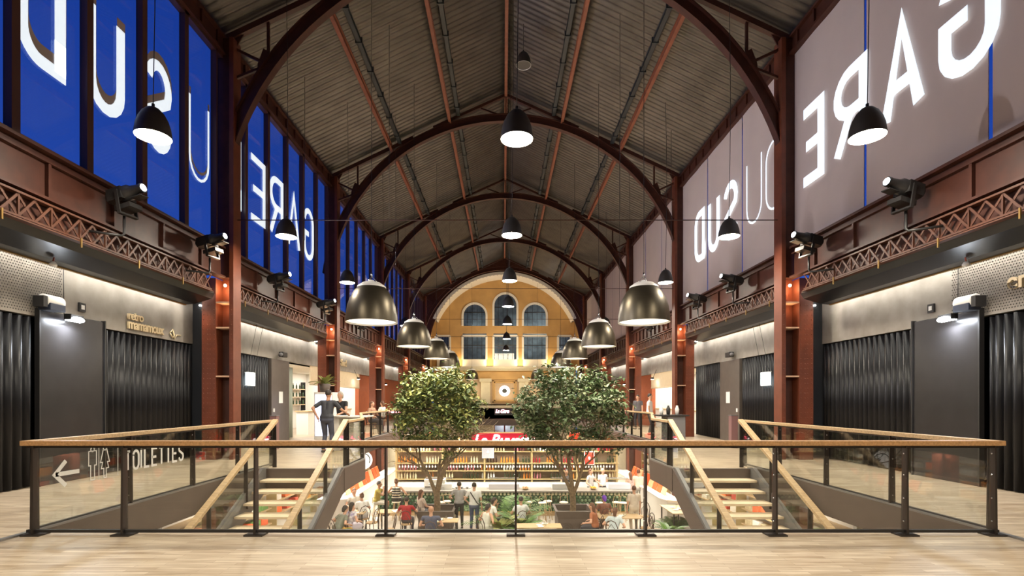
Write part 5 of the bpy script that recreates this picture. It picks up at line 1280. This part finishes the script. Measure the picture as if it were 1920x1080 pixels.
# ------------------------------------------------------------------ side kiosks downstairs
for s in (-1, 1):
    X = lambda v: s * v
    t = empty('kiosk_counter', (X(6.35), 23, LOW), 'white rounded kiosk counter along the %s side downstairs' % SIDE[s], 'counter')
    y0, y1 = (-3.4, 6) if s < 0 else (-3.6, 5)
    P = [(X(-.35), y1), (X(-.35), y0 + .5), (X(-.2), y0 + .15), (X(.15), y0), (X(.9), y0), (X(.9), y0 + .6), (X(.3), y0 + .7), (X(.3), y1)]
    MB().prism(P, 0, 1.0).build('body', M_cwhite, t); 
    c = Vector((X(.2), 1)); MB().prism([(a * 1.0 + (X(-.05) if abs(a) < .36 and a * s < 0 else 0), b - (.05 if b < y0 + .2 else 0)) for a, b in P], 1.0, 1.05).build('worktop', mat('white_worktop', (.88, .85, .78), .25), t)
    t = empty('goods_shelving', (X(8.2), 23.5, LOW), 'pale shelving with orange and red goods behind the %s kiosk counter' % SIDE[s], 'shelving')
    MB().box((X(0), -6, 0), (X(.08), 6, 2.7)).build('back_panel', M_whites, t)
    for z in (.9, 1.35, 1.8, 2.25): MB().box((X(-.35), -6, z), (X(0), 6, z + .04)).build('shelf', M_wood, t)
    for k in range(7): MB().box((X(-.35), -6 + k * 2 - .02, 0), (X(0), -6 + k * 2 + .02, 2.6)).build('upright', M_gold, t)
    for k in range(40):
        z = (.94, 1.39, 1.84)[k % 3]; y = -5.7 + (k // 3) * .88; c = rnd.choice([(.85, .16, .03), (.8, .3, .05), (.8, .75, .6), (.6, .08, .04), (.85, .8, .7)])
        w2, h2 = rnd.uniform(.2, .34), rnd.uniform(.18, .32)
        o = MB().box((-.12, -w2, 0), (.12, w2, h2)).box((-.125, -w2 * .7, h2 * .3), (.125, w2 * .7, h2 * .7)).build('goods_box', cmat(c), None, .01); o.location = (X(8.03), 23.5 + y, LOW + z)
        tag(o, 'coloured goods box on the %s shelf behind the %s kiosk counter' % (['lowest', 'second', 'third'][k % 3], SIDE[s]), 'box', 'goods boxes on the %s shelf of the %s kiosk' % (['lowest', 'second', 'third'][k % 3], SIDE[s]))
    for k in range(9):
        y = 20.6 + k * .62
        t = empty('menu_panel', (X(6.4), y, LOW + 1.05), 'orange-red slanted panel standing on the %s kiosk counter, %s' % (SIDE[s], ORD[k]), 'panel', 'orange panels on the %s kiosk counter' % SIDE[s])
        MB().add([(X(-.1), -.25, 0), (X(-.1), .25, 0), (X(.06), .25, .48), (X(.06), -.25, .48), (X(-.07), -.25, 0), (X(-.07), .25, 0), (X(.09), .25, .48), (X(.09), -.25, .48)], [(0, 1, 2, 3), (4, 7, 6, 5), (0, 4, 5, 1), (1, 5, 6, 2), (2, 6, 7, 3), (3, 7, 4, 0)]).build('panel_face', M_orange if k % 3 else cmat((.85, .5, .25)), t)
        MB().box((X(.0), -.2, 0), (X(.16), .2, .03)).build('foot', M_white, t)
    lamp_area('kiosk_light', (X(6.6), 21, LOW + 2.7), 1.6, 80, NEUT)
v = W(681, 863, 23); t = empty('round_sign', v, 'big white round sign with a dark arc above the left kiosk', 'sign', rz=.5)
MB().lathe([(0, 0), (.42, 0), (.42, .06), (0, .06)], 32, axis='y').build('disc', mat('white_sign_face', (.9, .9, .9), .4, emis=(1, 1, 1), es=.5), t)
MB().tube([(.30 * math.cos(a / 8 * PI - .5), -.02, .30 * math.sin(a / 8 * PI - .5)) for a in range(9)], .018, 6).build('arc', M_black, t)
MB().tube([(.3, .03, .4), (.3, .03, 1.15)], .012, 6).tube([(-.3, .03, .3), (-.3, .03, 1.15)], .012, 6).build('hanger', M_chrome, t)
# ------------------------------------------------------------------ upper stalls
t = empty('kiosk', (-4.75, 15.0, 0), 'white kiosk counter on the left landing, behind the handrail', 'counter')
MB().box((-.38, -.3, 0), (-.08, .3, .96)).box((.35, -.3, 0), (.5, .3, .96)).box((-.38, .1, 0), (.5, .3, .96)).build('body', M_cwhite, t); MB().box((-.45, -.36, .96), (.75, .4, 1.0)).build('worktop', M_cwhite, t, .008)
t = empty('kiosk', (4.6, 14.6, 0), 'dark counter with bottles on the right landing, behind the handrail', 'counter')
MB().box((-.1, -.25, 0), (.4, .3, 1.0)).build('body', M_grey, t); MB().box((-.35, -.3, 1.0), (.5, .35, 1.04)).build('worktop', M_black, t, .008)
for k, (dx, c) in enumerate(((-.2, (.85, .85, .82)), (0, (.03, .03, .03)), (.25, (.8, .78, .75)))):
    o = MB().lathe([(0, 0), (.05, 0), (.06, .16), (.035, .22), (.03, .26), (0, .26)], 12).build('jug', cmat(c, .3)); o.location = (4.6 + dx, 14.6, 1.04); tag(o, ['white jug at the left of the dark right counter', 'black bottle in the middle of the dark right counter', 'cream jug at the right of the dark right counter'][k], 'jug')
for s in (-1, 1):
    ya, yb = 20.9, 28.0
    t = empty('beige_blind', (s * 7.98, ya, 2.1), 'beige roller blind band over the open %s stall' % SIDE[s], 'blind')
    if s > 0: t.location.y = 21.8
    MB().box((0, 0, 0), (s * .04, yb - t.location.y, .78)).build('fabric', M_beige, t); MB().tube([(s * .02, 0, 0), (s * .02, yb - t.location.y, 0)], .03, 8).build('bottom_bar', M_beige, t)
    t = empty('stall_counter', (s * 8.3, 21.5 if s < 0 else 22.2, 0), 'pale counter of the open %s stall' % SIDE[s], 'counter')
    MB().box((0, 0, 0), (s * .5, 6, .95)).build('body', M_cwhite, t); MB().box((s * -.05, -.05, .95), (s * .55, 6.05, 1.0)).build('worktop', M_wood, t)
    t = empty('goods_shelving', (s * 10.95, 21.4 if s < 0 else 22.2, 0), 'shelving on the back wall of the open %s stall upstairs' % SIDE[s], 'shelving')
    for z in (1.2, 1.6, 2.0): MB().box((s * -.25, 0, z), (0, 6, z + .03)).build('shelf', M_wood, t)
    for k in range(4): MB().box((s * -.25, k * 2 - .015, 0), (0, k * 2 + .015, 2.4)).build('upright', M_black, t)
    pb = bottle(.28, .04, cmat((.05, .08, .04), .15)); pb.location = (s * 10.8, 22.5, 1.23); tag(pb, 'dark bottle on the %s stall shelving upstairs' % SIDE[s], 'bottle', 'bottles in the %s stall upstairs' % SIDE[s])
    for k in range(36):
        c = pb.copy(); COL.objects.link(c); c.location = (s * 10.8, 22.7 + (k % 12) * .42, (1.23, 1.63, 2.03)[k // 12])
    for k in range(4):
        y = 23 + k * 1.5; t = empty('stall_spotlight', (s * 8.6, y, 2.6), 'small bright spotlight in the open %s stall, %s' % (SIDE[s], ORD[k]), 'light', 'spotlights of the %s stall' % SIDE[s])
        MB().lathe([(0, 0), (.05, 0), (.06, .1), (.03, .14), (0, .14)], 12).build('can', M_black, t); MB().lathe([(.045, -.004), (0, -.004)], 12).build('lens', M_flood, t); MB().tube([(0, 0, .13), (0, 0, .26)], .01, 6).build('stem', M_black, t)
    yl = 26.9; t = empty('floodlight', (s * 7.72, yl, 2.55), 'small glaring floodlight over the %s stall past the stairs' % SIDE[s], 'light')
    MB().box((-.06, -.09, 0), (.06, .09, .1)).build('housing', M_black, t); MB().box((-.05, -.08, -.012), (.05, .08, -.001)).build('lamp_face', M_flood, t); MB().tube([(s * .05, 0, .09), (s * .22, 0, .5)], .012, 6).build('arm', M_black, t)
    t = empty('floodlight', (s * 7.72, 33.2, 2.45), 'tiny floodlight on the far %s gallery wall' % SIDE[s], 'light')
    MB().box((-.06, -.09, 0), (.06, .09, .1)).build('housing', M_black, t); MB().box((-.05, -.08, -.012), (.05, .08, -.001)).build('lamp_face', M_flood, t); MB().box((s * .05, -.03, .02), (s * .38, .03, .07)).build('arm', M_black, t)
# bright left doorway: fridge, plant, small cart
t = empty('drinks_fridge', (-8.05, 20.05, 0), 'white drinks fridge with lit blue-white door in the left doorway', 'fridge')
t.location = (-6.9, 19.35, 0)
MB().box((-.25, -.3, 0), (.45, .4, 1.75)).build('cabinet', M_cwhite, t, .01); MB().box((-.2, -.32, .12), (.40, -.3, 1.66)).build('door', mat('fridge_door', (.7, .75, .9), .2, emis=(.6, .68, 1), es=.9), t)
MB().box((.35, -.35, .7), (.38, -.32, 1.1)).build('handle', M_chrome, t)
t = frond_plant(-6.85, 19.35, 1.75, 'green leafy pot plant on top of the drinks fridge', 16, .75, 21, LA[0], 'pot_plant', 'strap', True, .7)
t = empty('shop_cabinet', (-9.4, 20.35, 0), 'white cabinet with a green glass tray inside the left doorway', 'cabinet')
MB().box((-.5, -.3, 0), (.6, .1, .9)).build('body', M_cwhite, t, .01); MB().box((-.35, -.28, .92), (.5, .08, 1.15)).build('glass_hood', M_glass, t); MB().box((-.4, -.3, .9), (.5, .1, .92)).build('worktop', M_cwhite, t)
frond_plant(-8.7, 19.4, 0, 'small green plant on the floor of the left doorway', 10, .55, 22, None, 'pot_plant', 'strap')
for s in (-1, 1):
    t = empty('fire_post', (s * 6.9, 15.2 if s < 0 else 15.6, 0), 'low pinkish-grey service post before the %s gallery curtain' % SIDE[s], 'bollard'); MB().box((-.1, -.1, 0), (.1, .1, .98)).build('post_body', mat('pinkish_metal', (.24, .13, .13), .4), t, .01); MB().box((-.11, -.11, .98), (.11, .11, 1.0)).build('cap', M_grey, t)
# lower walls below the galleries: stall shelves seen through the open treads
for s in (-1, 1):
    for k in range(3):
        y = 10.5 + k * 2.6
        t = empty('goods_shelving', (s * 8.1, y, LOW), 'low shop shelving under the %s gallery, %s from the stairs' % (SIDE[s], ORD[k]), 'shelving')
        MB().box((0, -1.1, 0), (s * .08, 1.1, 2.4)).build('back_panel', M_whites, t)
        for z in (.3, .8, 1.3, 1.8): MB().box((s * -.4, -1.1, z), (0, 1.1, z + .03)).build('shelf', M_wood, t)
        for q in range(8):
            c = rnd.choice([(.8, .15, .05), (.85, .8, .7), (.15, .3, .08), (.6, .5, .3)])
            o = MB().box((-.15, -.2, 0), (.15, .2, .25)).box((-.16, -.12, .06), (.16, .12, .19)).build('goods_box', cmat(c), None, .01); o.location = (s * 7.9, y - .75 + (q % 4) * .5, LOW + (.83 if q < 4 else 1.33)); tag(o, 'goods box on the %s low shelving under the %s gallery' % (ORD[k], SIDE[s]), 'box', 'goods boxes on the %s low shelving, %s side' % (ORD[k], SIDE[s]))
    for k in range(4):
        y = 9.2 + k * 1.9; x = s * (4.3 + .5 * (k % 2))
        t = empty('display_table', (x, y, LOW), 'low produce table downstairs seen through the %s staircase, %s' % (SIDE[s], ORD[k]), 'table')
        MB().box((-.8, -.45, .7), (.8, .45, .75)).build('tabletop', mat('bright_table', (.85, .8, .7), .5), t)
        for sx in (-1, 1):
            for sy in (-1, 1): MB().box((sx * .74 - .025, sy * .4 - .025, 0), (sx * .74 + .025, sy * .4 + .025, .7)).build('leg', M_black, t)
        for q in range(6):
            c = [(.85, .12, .03), (.9, .85, .75), (.2, .45, .08), (.85, .4, .05), (.05, .05, .06), (.8, .7, .5)][(q + k) % 6]
            o = MB().box((-.14, -.18, 0), (.14, .18, .10)).box((-.11, -.15, .10), (.11, .15, .15)).build('tray', cmat(c), None, .01); o.location = (x - .62 + (q % 3) * .6, y - .2 + (q // 3) * .4, LOW + .75)
            tag(o, 'filled tray on the %s produce table seen through the %s staircase' % (ORD[k], SIDE[s]), 'tray', 'trays on the %s produce table, %s side' % (ORD[k], SIDE[s]))
